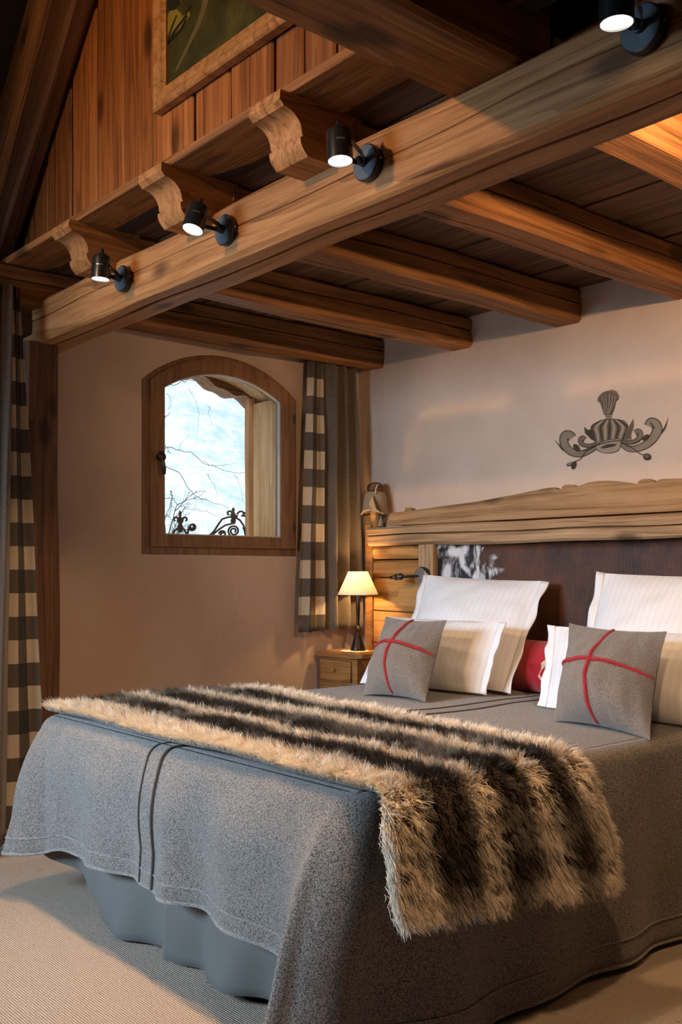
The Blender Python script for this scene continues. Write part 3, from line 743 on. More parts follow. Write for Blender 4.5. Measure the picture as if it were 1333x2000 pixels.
MB().tube([OC + Vector((-0.04, -0.045, 1.585)), OC + Vector((-0.05, -0.06, 1.61)), OC + Vector((-0.045, -0.07, 1.635))], [0.004, 0.0035, 0.002], 6).build('twig', M['cream'], of)
mb = MB(); mb.prism([OC + Vector((-0.062, -0.045, 1.575)), OC + Vector((-0.072, -0.085, 1.50)), OC + Vector((-0.05, -0.10, 1.48)), OC + Vector((-0.058, -0.035, 1.49)), OC + Vector((-0.068, -0.022, 1.53))], (0.012, 0.006, 0))
mb.build('wrap_flap', M['tan'], of, 40)

# reading light on the headboard post
rl = tag(empty('reading_light', (3.611, 3.600, 1.144)), 'small black reading light with nickel disc on the headboard post', 'lamp')
MB().lathe([(0.0, 0), (0.046, 0.0), (0.047, 0.004), (0.047, 0.022), (0.044, 0.026)], (3.610, 3.600, 1.144), (-1, 0, 0), 32).build('wall_mount', M['black'], rl)
MB().lathe([(0.044, 0.0), (0.044, 0.004), (0.040, 0.007), (0.0, 0.008)], (3.588, 3.603, 1.144), (-1, 0, 0), 32).build('disc', M['steel'], rl)
MB().tube([(3.582, 3.612, 1.144), (3.560, 3.625, 1.144), (3.545, 3.65, 1.143), (3.54, 3.70, 1.141)], 0.005, 8).build('arm', M['black'], rl)
mb = MB(); mb.lathe([(0.0, 0.0), (0.010, 0.002), (0.017, 0.012), (0.018, 0.045), (0.014, 0.062), (0.010, 0.066), (0.008, 0.095), (0, 0.097)], (3.54, 3.683, 1.142), (0.0, 1, -0.07), 18)
mb.build('lamp_head', M['black'], rl)
MB().lathe([(0.0181, 0.0), (0.0186, 0.002), (0.0186, 0.006), (0.0181, 0.008)], (3.54, 3.70, 1.141), (0, 1, -0.07), 18).build('ring', M['steel'], rl)

# ------------------------------------------------------------------ nightstands and table lamps
def nightstand(y0, y1, label):
    x0 = 3.39; x1 = 3.630; zt = 0.735
    e = tag(empty('nightstand', ((x0+x1)/2, (y0+y1)/2, 0)), label, 'nightstand', 'bedside nightstands')
    mb = MB(); mb.box((x0 + 0.02, y0 + 0.015, 0.06), (x1, y1 - 0.005, zt - 0.022)); mb.build('body', M['stand'], e, 0)
    pts = [(x0 - 0.012, y0 + 0.035), (x0 + 0.03, y0 - 0.01), (x1, y0 - 0.01), (x1, y1), (x0 - 0.012, y1)]
    mb = MB(); mb.prism([(a, b, zt - 0.022) for a, b in pts], (0, 0, 0.012)); mb.prism([(a + 0.008*(a < 3.5), b + 0.006*(b < y0 + .04), zt - 0.010) for a, b in pts], (0, 0, 0.010))
    mb.build('top', M['stand'], e, 0)
    tr = MB(); tr.box((x0 + 0.05, y0 + 0.03, zt), (x1, y1 - 0.02, zt + 0.006)); tr.build('top_inlay', M['pine'], e, 0)
    ym = (y0 + y1) / 2; dy0, dy1 = y0 + 0.055, y1 - 0.02
    dr = MB().box((x0 + 0.004, dy0, 0.585), (x0 + 0.03, dy1, 0.695)).build('drawer', M['stand'], e, 0)
    md = dr.modifiers.new('bev', 'BEVEL'); md.width = 0.004; md.segments = 2
    MB().lathe([(0.0, 0.022), (0.009, 0.020), (0.012, 0.013), (0.006, 0.006), (0.008, 0.0)], (x0 + 0.005, (dy0+dy1)/2, 0.645), (-1, 0, 0), 14).build('knob', M['stand'], dr)
    do = MB().box((x0 + 0.008, dy0, 0.10), (x0 + 0.03, dy1, 0.572)); do = do.build('door', M['stand'], e, 0)
    fr = MB(); a, b, c, d = dy0 + 0.025, dy1 - 0.025, 0.13, 0.545
    for t0, t1, w_ in (((a, c), (b, c), .02), ((a, d), (b, d), .02), ((a, c), (a, d), .02), ((b, c), (b, d), .02)):
        fr.tube([(x0 + 0.008, t0[0], t0[1]), (x0 + 0.008, t1[0], t1[1])], 0.008, 6)
    fr.build('moulding', M['stand'], do)
    for sx in (x0 + 0.035, x1 - 0.02):
        for sy in (y0 + 0.03, y1 - 0.02): MB().box((sx - 0.015, sy - 0.013, 0), (sx + 0.015, sy + 0.013, 0.065)).build('foot', M['stand'], e, 0)
    return zt + 0.006
def table_lamp(x, y, z, label):
    e = tag(empty('table_lamp', (x, y, z)), label, 'lamp', 'bedside table lamps')
    MB().lathe([(0.0, 0.0), (0.040, 0.0), (0.041, 0.006), (0.037, 0.018), (0.026, 0.055), (0.016, 0.085), (0.012, 0.098), (0.016, 0.105), (0.021, 0.114), (0.016, 0.124), (0.010, 0.130), (0.0, 0.131)], (x, y, z), n=24).build('base', M['bronze'], e)
    MB().lathe([(0.0, 0.125), (0.010, 0.128), (0.008, 0.15), (0.011, 0.20), (0.013, 0.235), (0.010, 0.27), (0.007, 0.30), (0.007, 0.33)], (x, y, z), n=14).build('stem', M['bronze'], e)
    s0, s1 = 0.298, 0.422
    sh = MB().lathe([(0.109, s0), (0.0525, s1)], (x, y, z), n=48).build('shade', M['shade'], e, 60, recalc=False)
    MB().lathe([(0.1095, s0 - 0.001), (0.1105, s0 + 0.001), (0.1095, s0 + 0.004)], (x, y, z), n=48).build('shade_rim', M['paper'], sh)
    MB().lathe([(0.0, 0.33), (0.012, 0.335), (0.016, 0.355), (0.012, 0.375), (0.0, 0.382)], (x, y, z), n=14).build('bulb', M['bulb'], e)
    light('lamp_glow', 'POINT', (x, y, z + 0.362), LAMP_W, (1.0, 0.60, 0.24), shadow_soft_size=0.02)
for y0, y1, ly, lab, lab2, lab3 in ((3.875, 4.20, 4.000, 'brown wooden nightstand between the bed and the arched window wall', 'small table lamp with cream shade beside the taupe curtain', 'round cream doily under the lamp beside the curtain'),
                              (1.06, 1.385, 1.22, 'brown wooden nightstand on the bed side away from the window', 'small table lamp with cream shade on the bed side away from the window', 'round cream doily under the lamp away from the window')):
    zt = nightstand(y0, y1, lab)
    mb = MB(); n = 40
    mb.lathe([(0.0, 0.0), (0.072, 0.0), (0.078, 0.0015), (0.072, 0.003), (0.0, 0.004)], (3.50, ly + 0.01, zt), n=40)
    dl = mb.build('lace_doily', M['paper'], origin=(3.50, ly, zt)); tag(dl, lab3, 'doily', 'lamp doilies')
    table_lamp(3.512, ly, zt + 0.004, lab2)

# ------------------------------------------------------------------ bed
BX0, BX1, BY0, BY1, ZT = 1.50, 3.60, 1.72, 3.515, 0.64
bed = tag(empty('double_bed', (2.5, 2.62, 0)), 'double bed of two divans with slate cloth valances', 'bed')
for a, b in ((BY0 + 0.04, 2.615), (2.625, BY1 - 0.04)):
    o = MB().box((BX0 + 0.11, a, 0.11), (BX1, b, 0.36)).build('divan_base', M['base'], bed, 0)
    o = MB().box((BX0 + 0.04, a, 0.36), (BX1, b, ZT - 0.035)).build('mattress', M['sheet'], bed, 0)
    md = o.modifiers.new('bev', 'BEVEL'); md.width = 0.05; md.segments = 4
for lx in (1.70, 3.4):
    for ly in (1.86, 2.54, 2.70, 3.40):
        MB().lathe([(0.0, 0), (0.024, 0.0), (0.030, 0.02), (0.034, 0.11), (0.0, 0.11)], (lx, ly, 0), n=14).build('leg', M['post'], bed)
# valances
def valance(name, path, ztop, hem, amp, seed, per=0.30):
    rows = []; n = len(path); nv = 14
    for j in range(nv + 1):
        v = j / nv; row = []
        for i, (p, nrm, s) in enumerate(path):
            z = lerp(ztop, hem(s), v)
            fo = amp * v ** 2 * (math.sin(2*math.pi*s/per + seed + 1.5*nz(s*2, seed)) + 0.7*nz(s*6, v*2, seed) + 0.16*math.sin(2*math.pi*s/per*2.7 + v*2.2 + seed))
            row.append((p[0] + nrm[0]*(fo + 0.012*v), p[1] + nrm[1]*(fo + 0.012*v), z))
        rows.append(row)
    o = MB().grid(rows).build(name, M['skirt'], bed, 60, recalc=False); o.modifiers.new('t', 'SOLIDIFY').thickness = 0.003
def straight(p0, p1, nrm, n=60):
    p0, p1 = Vector(p0), Vector(p1); L = (p1-p0).length
    return [((p0.lerp(p1, i/n)), nrm, L*i/n) for i in range(n + 1)]
valance('valance', straight((BX0 + 0.045, 3.49), (BX0 + 0.045, 2.625), (-1, 0)), 0.40, lambda s: 0.145 - 0.135 * smooth(0.05, 0.55, s) + 0.015*smooth(0.75, 0.87, s), 0.034, 0.6, 0.46)
valance('valance', straight((BX0 + 0.045, 2.625), (BX0 + 0.045, 1.76), (-1, 0)), 0.40, lambda s: 0.006 + 0.030 * smooth(0.05, 0.5, s), 0.030, 2.4, 0.42)
valance('valance', straight((BX0 + 0.06, BY0 + 0.03), (BX1 - 0.1, BY0 + 0.03), (0, -1)), 0.40, lambda s: 0.02, 0.006, 1.4, 0.4)
valance('valance', straight((BX0 + 0.06, BY1 - 0.03), (BX1 - 0.1, BY1 - 0.03), (0, 1)), 0.40, lambda s: 0.12, 0.006, 2.4, 0.4)

# bedspread: top sheet plus a skirt swept round three sides
def top_z(x, y):
    d = min(x - BX0, y - BY0, BY1 - y)
    f = smooth(0.05, 0.20, d)
    seam = -0.006 * math.exp(-((y - 2.58) / 0.03) ** 2)
    return ZT + f * (0.006 * nz(x*2.2, y*2.2) + 0.003 * nz(x*6, y*6) + 0.004) + seam * f
PATH = []   # (x, y, nx, ny, s)
RC = 0.09
def add_path():
    pts = []
    n1 = 110
    for i in range(n1): pts.append((lerp(BX1, BX0 + RC, i/n1), BY0, 0, -1))
    for i in range(18):
        a = math.pi/2 * i/18; pts.append((BX0 + RC - RC*math.sin(a), BY0 + RC - RC*math.cos(a), -math.sin(a), -math.cos(a)))
    for i in range(120): pts.append((BX0, lerp(BY0 + RC, BY1 - RC, i/120), -1, 0))
    for i in range(18):
        a = math.pi/2 * i/18; pts.append((BX0 + RC - RC*math.cos(a), BY1 - RC + RC*math.sin(a), -math.cos(a), math.sin(a)))
    for i in range(n1 + 1): pts.append((lerp(BX0 + RC, BX1, i/n1), BY1, 0, 1))
    return pts
PTS = add_path()
def hem_point(i):
    x, y, nx, ny = PTS[i]
    # drop and flare
    corner_n = math.hypot(x - BX0, y - (BY0 + 0.06)); corner_f = math.hypot(x - BX0, y - (BY1 - 0.02))
    onfoot = nx < -0.99
    zs = 0.022 + 0.006 * nz(x*3, 2)                                   # near/far sides reach almost to the carpet
    zf = 0.232 + 0.006 * nz(y*5, 7) - 0.02 * (y > 2.62) * smooth(2.62, 3.4, y)
    if onfoot:
        a = smooth(0.0, 0.13, y - (BY0 + RC)); b = smooth(0.0, 0.22, (BY1 - RC) - y)
        z = lerp(0.055, zf, a); z = lerp(0.165, z, b)
    elif ny < -0.99: z = lerp(0.040, zs, smooth(0, 0.4, x - BX0))
    elif ny > 0.99: z = lerp(0.150, zs, smooth(0, 0.5, x - BX0))
    else: z = 0.048 if y < 2.5 else 0.158
    o = 0.028 if onfoot else 0.030
    dx, dy = nx * o, ny * o
    # folds on the hanging cloth
    s = y if onfoot else x
    fold = 0.026 * math.sin(s * 15.5 + 1.5 * nz(s*2.5, 3)) + 0.026 * nz(s*6.5, 11)
    if ny < -0.99: fold *= 0.45
    if onfoot: fold *= smooth(0.03, 0.16, abs(y - 2.625))
    dx += nx * fold; dy += ny * fold
    # near corner ridge
    rs = (y - (BY0 + 0.075)) if (onfoot or x < BX0 + RC and y < 2) else None
    if y < 2.6 and (onfoot or ny < 0):
        if onfoot or x < BX0 + RC:
            sl_ = y - (BY0 + 0.085)
            g = math.exp(-max(0, sl_) / 0.075) if sl_ > 0 else max(0, 1 + sl_ / 0.30)
            if not onfoot: g = max(0, 0.74 - 0.25 * (x - BX0) / RC)
        else:
            g = max(0, 0.49 * (1 - (x - BX0 - RC) / 0.20)) ** 1.1
        dx += -0.215 * g; dy += 0.02 * g
        if ny < -0.99:
            dy += -0.030 * math.exp(-((x - 1.62) / 0.06) ** 2) * -1 + -0.035 * math.exp(-((x - 1.82) / 0.10) ** 2)
    if y > 2.6:
        if onfoot:
            q = (BY1 - RC) - y; g = max(0, 0.55 * (1 - q / 0.075))
            dx += 0.022 * math.exp(-((q - 0.085) / 0.05) ** 2)
        elif ny < 0.999:
            a = math.atan2(ny, -nx) / (math.pi/2); g = 0.55 + 0.45 * a / 0.35 if a < 0.35 else 1 - 0.55 * (a - 0.35) / 0.65
        else: g = 0.45 * math.exp(-(x - BX0 - RC) / 0.14); dy += 0.02
        dx += -0.135 * g; dy += 0.035 * g
    return Vector((x + dx, y + dy, z))
HEM = [hem_point(i) for i in range(len(PTS))]
# soften the hem line
for _ in range(2):
    HEM = [HEM[0]] + [(HEM[i-1] + HEM[i]*2 + HEM[i+1]) / 4 for i in range(1, len(HEM)-1)] + [HEM[-1]]
RE = 0.055
def cloth(i, t):
    """t in [-1,0]: rounded edge, t in [0,1]: hanging cloth"""
    x, y, nx, ny = PTS[i]
    if t <= 0:
        a = (1 + t) * math.pi / 2 * 0.86
        return Vector((x - nx*RE*(1 - math.sin(a)), y - ny*RE*(1 - math.sin(a)), ZT - RE*(1 - math.cos(a))))
    a = math.pi/2 * 0.86
    E0 = Vector((x - nx*RE*(1 - math.sin(a)), y - ny*RE*(1 - math.sin(a)), ZT - RE*(1 - math.cos(a))))
    H = HEM[i]; p = E0.lerp(H, t)
    bulge = 0.016 * math.sin(math.pi * min(1, t*1.4)) if t < 0.72 else 0
    # gather the flare towards the hem
    k = t ** 0.82
    p.x = lerp(E0.x, H.x, k) + nx * bulge; p.y = lerp(E0.y, H.y, k) + ny * bulge
    return p
ts = [-1, -0.85, -0.7, -0.55, -0.4, -0.25, -0.12, 0] + [((j + 1) / 26) for j in range(26)]
spread = tag(empty('bedspread', (2.3, 2.62, ZT)), 'grey flecked wool bedspread with dark corded seams', 'bedspread')
rows = [[cloth(i, t) for i in range(len(PTS))] for t in ts]
mb = MB().grid(rows)
nx_, ny_ = 90, 80
inner = []
for a in range(nx_ + 1):
    xx = lerp(BX0 + RE, BX1, a/nx_); inner.append([(xx, lerp(BY0 + RE, BY1 - RE, b/ny_), top_z(xx, lerp(BY0 + RE, BY1 - RE, b/ny_))) for b in range(ny_ + 1)])
mb.grid(inner)
so = mb.build('wool_cover', M['spread'], spread, 180, recalc=False)
so.modifiers.new('t', 'SOLIDIFY').thickness = 0.006; so.modifiers['t'].offset = 0
# hem stitching line and corded seams
def along_hem(t, off, i0, i1):
    out = []
    for i in range(i0, i1):
        p = cloth(i, t); out.append(p + Vector((PTS[i][2], PTS[i][3], 0)) * off)
    return out
MB().tube(along_hem(0.875, 0.0045, 30, len(PTS) - 40), 0.0026, 5).build('hem_stitch', M['hem'], spread)
MB().tube(along_hem(1.0, 0.001, 2, len(PTS) - 3), 0.006, 6).build('hem_roll', M['hem'], spread)
def seam(yc, r, mat, name):
    idx = min(range(len(PTS)), key=lambda i: (abs(PTS[i][1] - yc) + (0 if PTS[i][2] < -0.99 else 9)))
    path = [Vector((x, yc - 0.02*smooth(1.6, 3.4, x), top_z(x, yc) + 0.004)) for x in np.linspace(3.5, BX0 + RE + 0.02, 50)]
    path += [cloth(idx, t) + Vector((-0.004, 0, 0.003 if t < 0 else 0)) for t in ts[1:]]
    MB().tube(path, r, 6).build(name, mat, spread)
seam(2.585, 0.0065, M['cord'], 'seam_cord'); seam(2.665, 0.0035, M['cord'], 'seam_cord')

# ------------------------------------------------------------------ faux fur throw
def throw(u, v):
    """u 0..1 across (foot side to head side), v = metres from the far end"""
    xl = 1.545 + 0.02 * nz(v*1.5, 3.0); xr = 2.42 - 0.10 * v + 0.03 * nz(v*2.0, 8.0)
    lift = 0.022
    run_top = 1.80                       # metres lying on the bed
    yfar = 3.49
    if v <= run_top:
        y = yfar - v; x = lerp(xl, xr, u)
        return Vector((x, y, ZT + lift + 0.010*nz(x*3, y*3, 4) + 0.006)), Vector((0, 0, 1))
    w = v - run_top; R = 0.075; q = R * math.pi/2
    xr2 = xr + 0.13 * smooth(0.02, 0.34, w); xl2 = xl - 0.05 * smooth(0, q, w) + 0.10 * max(0, w - q)
    x = lerp(xl2, xr2, u)
    y0 = yfar - run_top
    if w < q:
        a = w / R; n = Vector((0, -math.sin(a), math.cos(a)))
        return Vector((x, y0 - R*math.sin(a), ZT + lift - R*(1 - math.cos(a)) + 0.006)), n
    d = w - q
    y = y0 - R - 0.02*d - 0.012 * math.sin(u*9 + 1) * smooth(0, .3, d)
    return Vector((x, y, ZT + lift - R - d + 0.006)), Vector((0, -1, 0.03)).normalized()
VT = 1.80 + 0.075*math.pi/2 + 0.232
def vend(u): return VT + 0.02*nz(u*4, 2) + 0.055*u - 0.03*(1-u)
thr = tag(empty('fur_throw', (1.97, 2.6, ZT + 0.01)), 'faux fur throw in dark brown and cream stripes across the bed foot', 'throw')
rows = [[throw(i/30, vend(i/30) * j/90)[0] for i in range(31)] for j in range(91)]
to = MB().grid(rows).build('backing', M['furbase'], thr, 180, recalc=False)
md = to.modifiers.new('t', 'SOLIDIFY'); md.thickness = 0.016; md.offset = 0
rng = np.random.default_rng(7)
def fur(nclump, per):
    pos = []; colr = []; rad = []
    NP = 5
    for c in range(nclump):
        u = rng.random(); vf = rng.random()
        edge = False
        r_ = rng.random()
        if r_ < 0.06: u = rng.random() * 0.02; edge = True
        elif r_ < 0.10: u = 1 - rng.random() * 0.02; edge = True
        elif r_ < 0.14: vf = 1 - rng.random() * 0.02
        v = vend(u) * vf
        P, n = throw(u, v)
        # stripe colour
        uu = u + 0.035 * nz(v*3.0, u*3, 1.0) + 0.012 * nz(v*14, u*14, 2.0)
        def band(c0, h): return 1 - smooth(h - 0.035, h + 0.04, abs(uu - c0))
        dk = max(band(0.255, 0.095), band(0.545, 0.095), band(0.815, 0.075))
        br = nz(v*4.2 + 3, u*2.5, 6.0)
        dk *= lerp(0.72, 1.0, smooth(-0.35, 0.0, br))
        endlight = smooth(0.955, 0.985, vf) * (0.35 + 0.5*nz(u*9, 4))
        dk = max(0, min(1, dk - endlight + 0.12*nz(v*25, u*25)))
        light_c = np.array((0.86, 0.75, 0.60)) * (0.85 + 0.3*rng.random()); dark_c = np.array((0.055, 0.040, 0.028)) * (0.7 + 0.7*rng.random())
        col = dark_c * dk + light_c * (1 - dk)
        hang = smooth(1.80, 1.95, v)
        fl = Vector((-0.55, -0.35, 0)) * (1 - hang) + Vector((0.0, -0.1, -0.85)) * hang
        if edge and u < .5: fl = fl + Vector((-0.7, 0, -0.15))
        if edge and u > .5: fl = fl + Vector((0.9, 0, -0.05))
        fl = fl + Vector((rng.normal(0, .26), rng.normal(0, .26), rng.normal(0, .18)))
        L = rng.uniform(0.030, 0.050)
        d0 = (n * 0.95 + fl * 0.5).normalized(); d1 = (n * 0.40 + fl).normalized()
        d1.z -= 0.12
        t1 = Vector(np.cross(n, fl)) * 0.3
        for s_ in range(per):
            jit = Vector(rng.normal(0, 0.0075, 3)); jit -= n * jit.dot(n)
            tipj = jit * -0.35 + Vector(rng.normal(0, 0.0035, 3)); Ls = L * rng.uniform(0.72, 1.12)
            q = P + jit
            for k in range(NP):
                f = k / (NP - 1)
                pos.append(q + tipj * f * f)
                dd = d0.lerp(d1, f); q = q + dd * (Ls / (NP - 1))
            cc = col * rng.uniform(0.82, 1.18); colr.append((cc[0], cc[1], cc[2], 1.0))
    ns = len(colr); hc = bpy.data.hair_curves.new('fur'); hc.add_curves([NP] * ns)
    hc.attributes['position'].data.foreach_set('vector', np.array([c for p in pos for c in p], dtype=np.float32))
    ra = hc.attributes.get('radius') or hc.attributes.new('radius', 'FLOAT', 'POINT')
    ra.data.foreach_set('value', np.tile(np.array([0.00075, 0.0007, 0.0006, 0.00045, 0.0001], dtype=np.float32), ns))
    ca = hc.attributes.new('fur_color', 'FLOAT_COLOR', 'CURVE'); ca.data.foreach_set('color', np.array(colr, dtype=np.float32).ravel())
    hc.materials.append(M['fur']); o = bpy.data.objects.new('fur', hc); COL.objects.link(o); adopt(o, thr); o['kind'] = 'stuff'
    return o
fur(13500, 12)

# ------------------------------------------------------------------ pillows and cushions
def pillow_fn(BL, BR, TR, TL, T, pinch=0.05, seed=0, wr=0.006, pw=2.4, sag=0.15):
    BL, BR, TR, TL = (Vector(p) for p in (BL, BR, TR, TL))
    nrm = ((BR - BL).cross(TL - BL)).normalized()          # points to the viewer (towards -X)
    if nrm.x > 0: nrm = -nrm
    def f(u, v, side):
        uu = u * (1 - pinch * (1 - v*v)); vv = v * (1 - pinch * (1 - u*u))
        a, b = (uu + 1) / 2, (vv + 1) / 2
        p = BL.lerp(BR, a).lerp(TL.lerp(TR, a), b)
        q = max(0, (1 - abs(u)**pw) * (1 - abs(v)**pw)) ** 0.72 * (1 - 0.22 * (u*u + v*v) / 2)
        q *= 1 - sag * v
        w = wr * (nz(u*3 + seed, v*3, side * 3.0) + 0.6*nz(u*7, v*2 + seed, side)) * min(1, (1-abs(u))*6 + .2) * min(1, (1-abs(v))*6 + .2)
        return p + nrm * side * (T / 2 * q + w * (1 if side > 0 else .4))
    return f, nrm
def pillow(name, f, mat, parent, n=36, part=None):
    mb = MB(); uv = []
    g1 = [[f(-1 + 2*i/n, -1 + 2*j/n, 1) for i in range(n+1)] for j in range(n+1)]
    g2 = [[f(-1 + 2*i/n, -1 + 2*j/n, -1) for i in range(n+1)] for j in range(n+1)]
    mb.grid(g1); mb.grid([list(reversed(r)) for r in g2])
    uv = [(i/n, j/n) for j in range(n+1) for i in range(n+1)] + [(1 - i/n, j/n) for j in range(n+1) for i in range(n+1)]
    mb.uv = uv
    o = mb.build(name, mat, parent, 180, recalc=False); return o
def flange(f, nrm, name, parent, mat, sides, wdt=0.035, seed=0):
    """flat cloth borders: sides is a list of 'L','R','T','B'"""
    mb = MB(); 
    for s in sides:
        rows = []
        for k in range(5):
            row = []
            for i in range(31):
                w = -1 + 2*i/30
                u, v = {'L': (-1, w), 'R': (1, w), 'T': (w, 1), 'B': (w, -1)}[s]
                a = f(u, v, 1); b = f(u * (0.9 if s in 'LR' else 1), v * (0.9 if s in 'TB' else 1), 1); 
                c = f(u * (0.9 if s in 'LR' else 1), v * (0.9 if s in 'TB' else 1), -1)
                d = (a - (b + c) / 2).normalized()
                e = wdt * (k/4)
                row.append(a + d * e + nrm * (0.010 * nz(w*4 + seed, k*0.4, 2) + 0.006*math.sin(w*9 + seed)) * k/4)
            rows.append(row)
        mb.grid(rows)
    o = mb.build(name, mat, parent, 180, recalc=False); o.modifiers.new('t', 'SOLIDIFY').thickness = 0.004
    uvl = o.data.uv_layers.new(name='UVMap')
    return o
B = ZT + 0.012
def white_pillow(name, loc, corners, T, label, seed, sides, group, pinch=0.05):
    e = tag(empty(name, loc), label, 'pillow', group)
    f, n = pillow_fn(*corners, T, pinch, seed, 0.010)
    pillow('case', f, M['linen'], e)
    for sd_ in sides: flange(f, n, 'case_border', e, M['linen'], [sd_], 0.036, seed)
    return f
white_pillow('square_pillow', (3.2, 3.1, B), [(3.24, 3.41, B), (3.22, 2.745, B + .01), (3.545, 2.80, 1.125), (3.550, 3.515, 1.150)], 0.17,
             'large white square pillow propped under the reading light', 2, ['R', 'L'], 'large white square pillows', 0.03)
white_pillow('square_pillow', (3.2, 2.1, B), [(3.24, 2.40, B), (3.24, 1.74, B), (3.55, 1.72, 1.15), (3.555, 2.475, 1.160)], 0.17,
             'large white square pillow propped on the bed side away from the window', 5, ['L', 'R'], 'large white square pillows', 0.03)
white_pillow('white_pillow', (3.1, 3.1, B), [(3.04, 3.45, B), (3.10, 2.775, B + .01), (3.225, 2.77, 0.955), (3.22, 3.46, 0.952)], 0.16,
             'low white pillow in front of the square one under the reading light', 8, ['R'], 'low white pillows', 0.02)
white_pillow('white_pillow', (3.05, 2.0, B), [(3.04, 2.38, B), (3.02, 1.66, B), (3.20, 1.68, 0.95), (3.21, 2.465, 0.950)], 0.15,
             'low white pillow behind the felt cushion away from the window', 11, ['L'], 'low white pillows', 0.02)

def felt_cushion(loc, corners, T, label, seed):
    e = tag(empty('felt_cushion', loc), label, 'cushion', 'taupe felt cushions with red cross')
    f, n = pillow_fn(*corners, T, 0.075, seed, 0.009, 2.2, 0.35)
    pillow('cover', f, M['cush'], e)
    for nm, fn in (('red_braid', lambda t: (0.0 + 0.02*nz(t*1.2, seed), t)), ('red_braid', lambda t: (t, 0.06 + 0.02*nz(t*1.2 + 5, seed)))):
        path = []; 
        for i in range(61):
            u, v = fn(-0.985 + 1.97*i/60); path.append(f(u, v, 1) + n*0.0035)
        o = MB().tube(path, 0.0042, 8).build(nm, M['red'], e)
        st = MB()
        for i in range(4, 57):
            a, b = path[i], path[i+1]; d = (b - a).normalized(); sd = d.cross(n).normalized()
            u, v = fn(-0.985 + 1.97*i/60)
            st.tube([a - sd*0.0095 - n*0.002, a + n*0.004, a + sd*0.0095 - n*0.002], [0.0010, 0.0015, 0.0010], 5)
        st.build('stitching', M['red'], o)
felt_cushion((2.85, 3.0, B), [(2.765, 3.125, B - .002), (2.800, 2.785, B), (2.975, 2.835, 0.968), (2.985, 3.215, 0.970)], 0.22,
             'taupe felt cushion with red cross braid on the window side of the bed', 3)
felt_cushion((2.85, 2.0, B), [(2.785, 2.150, B), (2.745, 1.745, B - .01), (2.985, 1.832, 0.968), (2.985, 2.232, 0.980)], 0.23,
             'taupe felt cushion with red cross braid on the bed side away from the window', 6)
rcush = tag(empty('red_cushion', (3.40, 2.62, B)), 'red wool cushion with a cream animal motif between the pillows', 'cushion')
f, n = pillow_fn((3.40, 2.86, B), (3.36, 2.50, B), (3.46, 2.50, 0.868), (3.47, 2.88, 0.868), 0.13, 0.02, 4, 0.003, 3.0, 0.1)
pillow('cover', f, M['red'], rcush, 24)
def motif(poly):
    mb = MB(); c = Vector((0, 0, 0)); P = [f(u, v, 1) + n*0.004 for u, v in poly]
    ctr = sum(P, Vector()) / len(P); ctr = ctr + n*0.006
    mb.add(P + [ctr], [(i, (i+1) % len(P), len(P)) for i in range(len(P))]); return mb
motif([(0.30, 0.85), (0.42, 0.92), (0.60, 0.80), (0.8, 0.7), (0.85, 0.2), (0.75, -0.05), (0.6, -0.02), (0.45, -0.2), (0.36, -0.55), (0.26, -0.62), (0.18, -0.5), (0.26, -0.2), (0.22, 0.02), (0.33, 0.2), (0.40, 0.55)]).build('motif', M['cream'], rcush, 180)

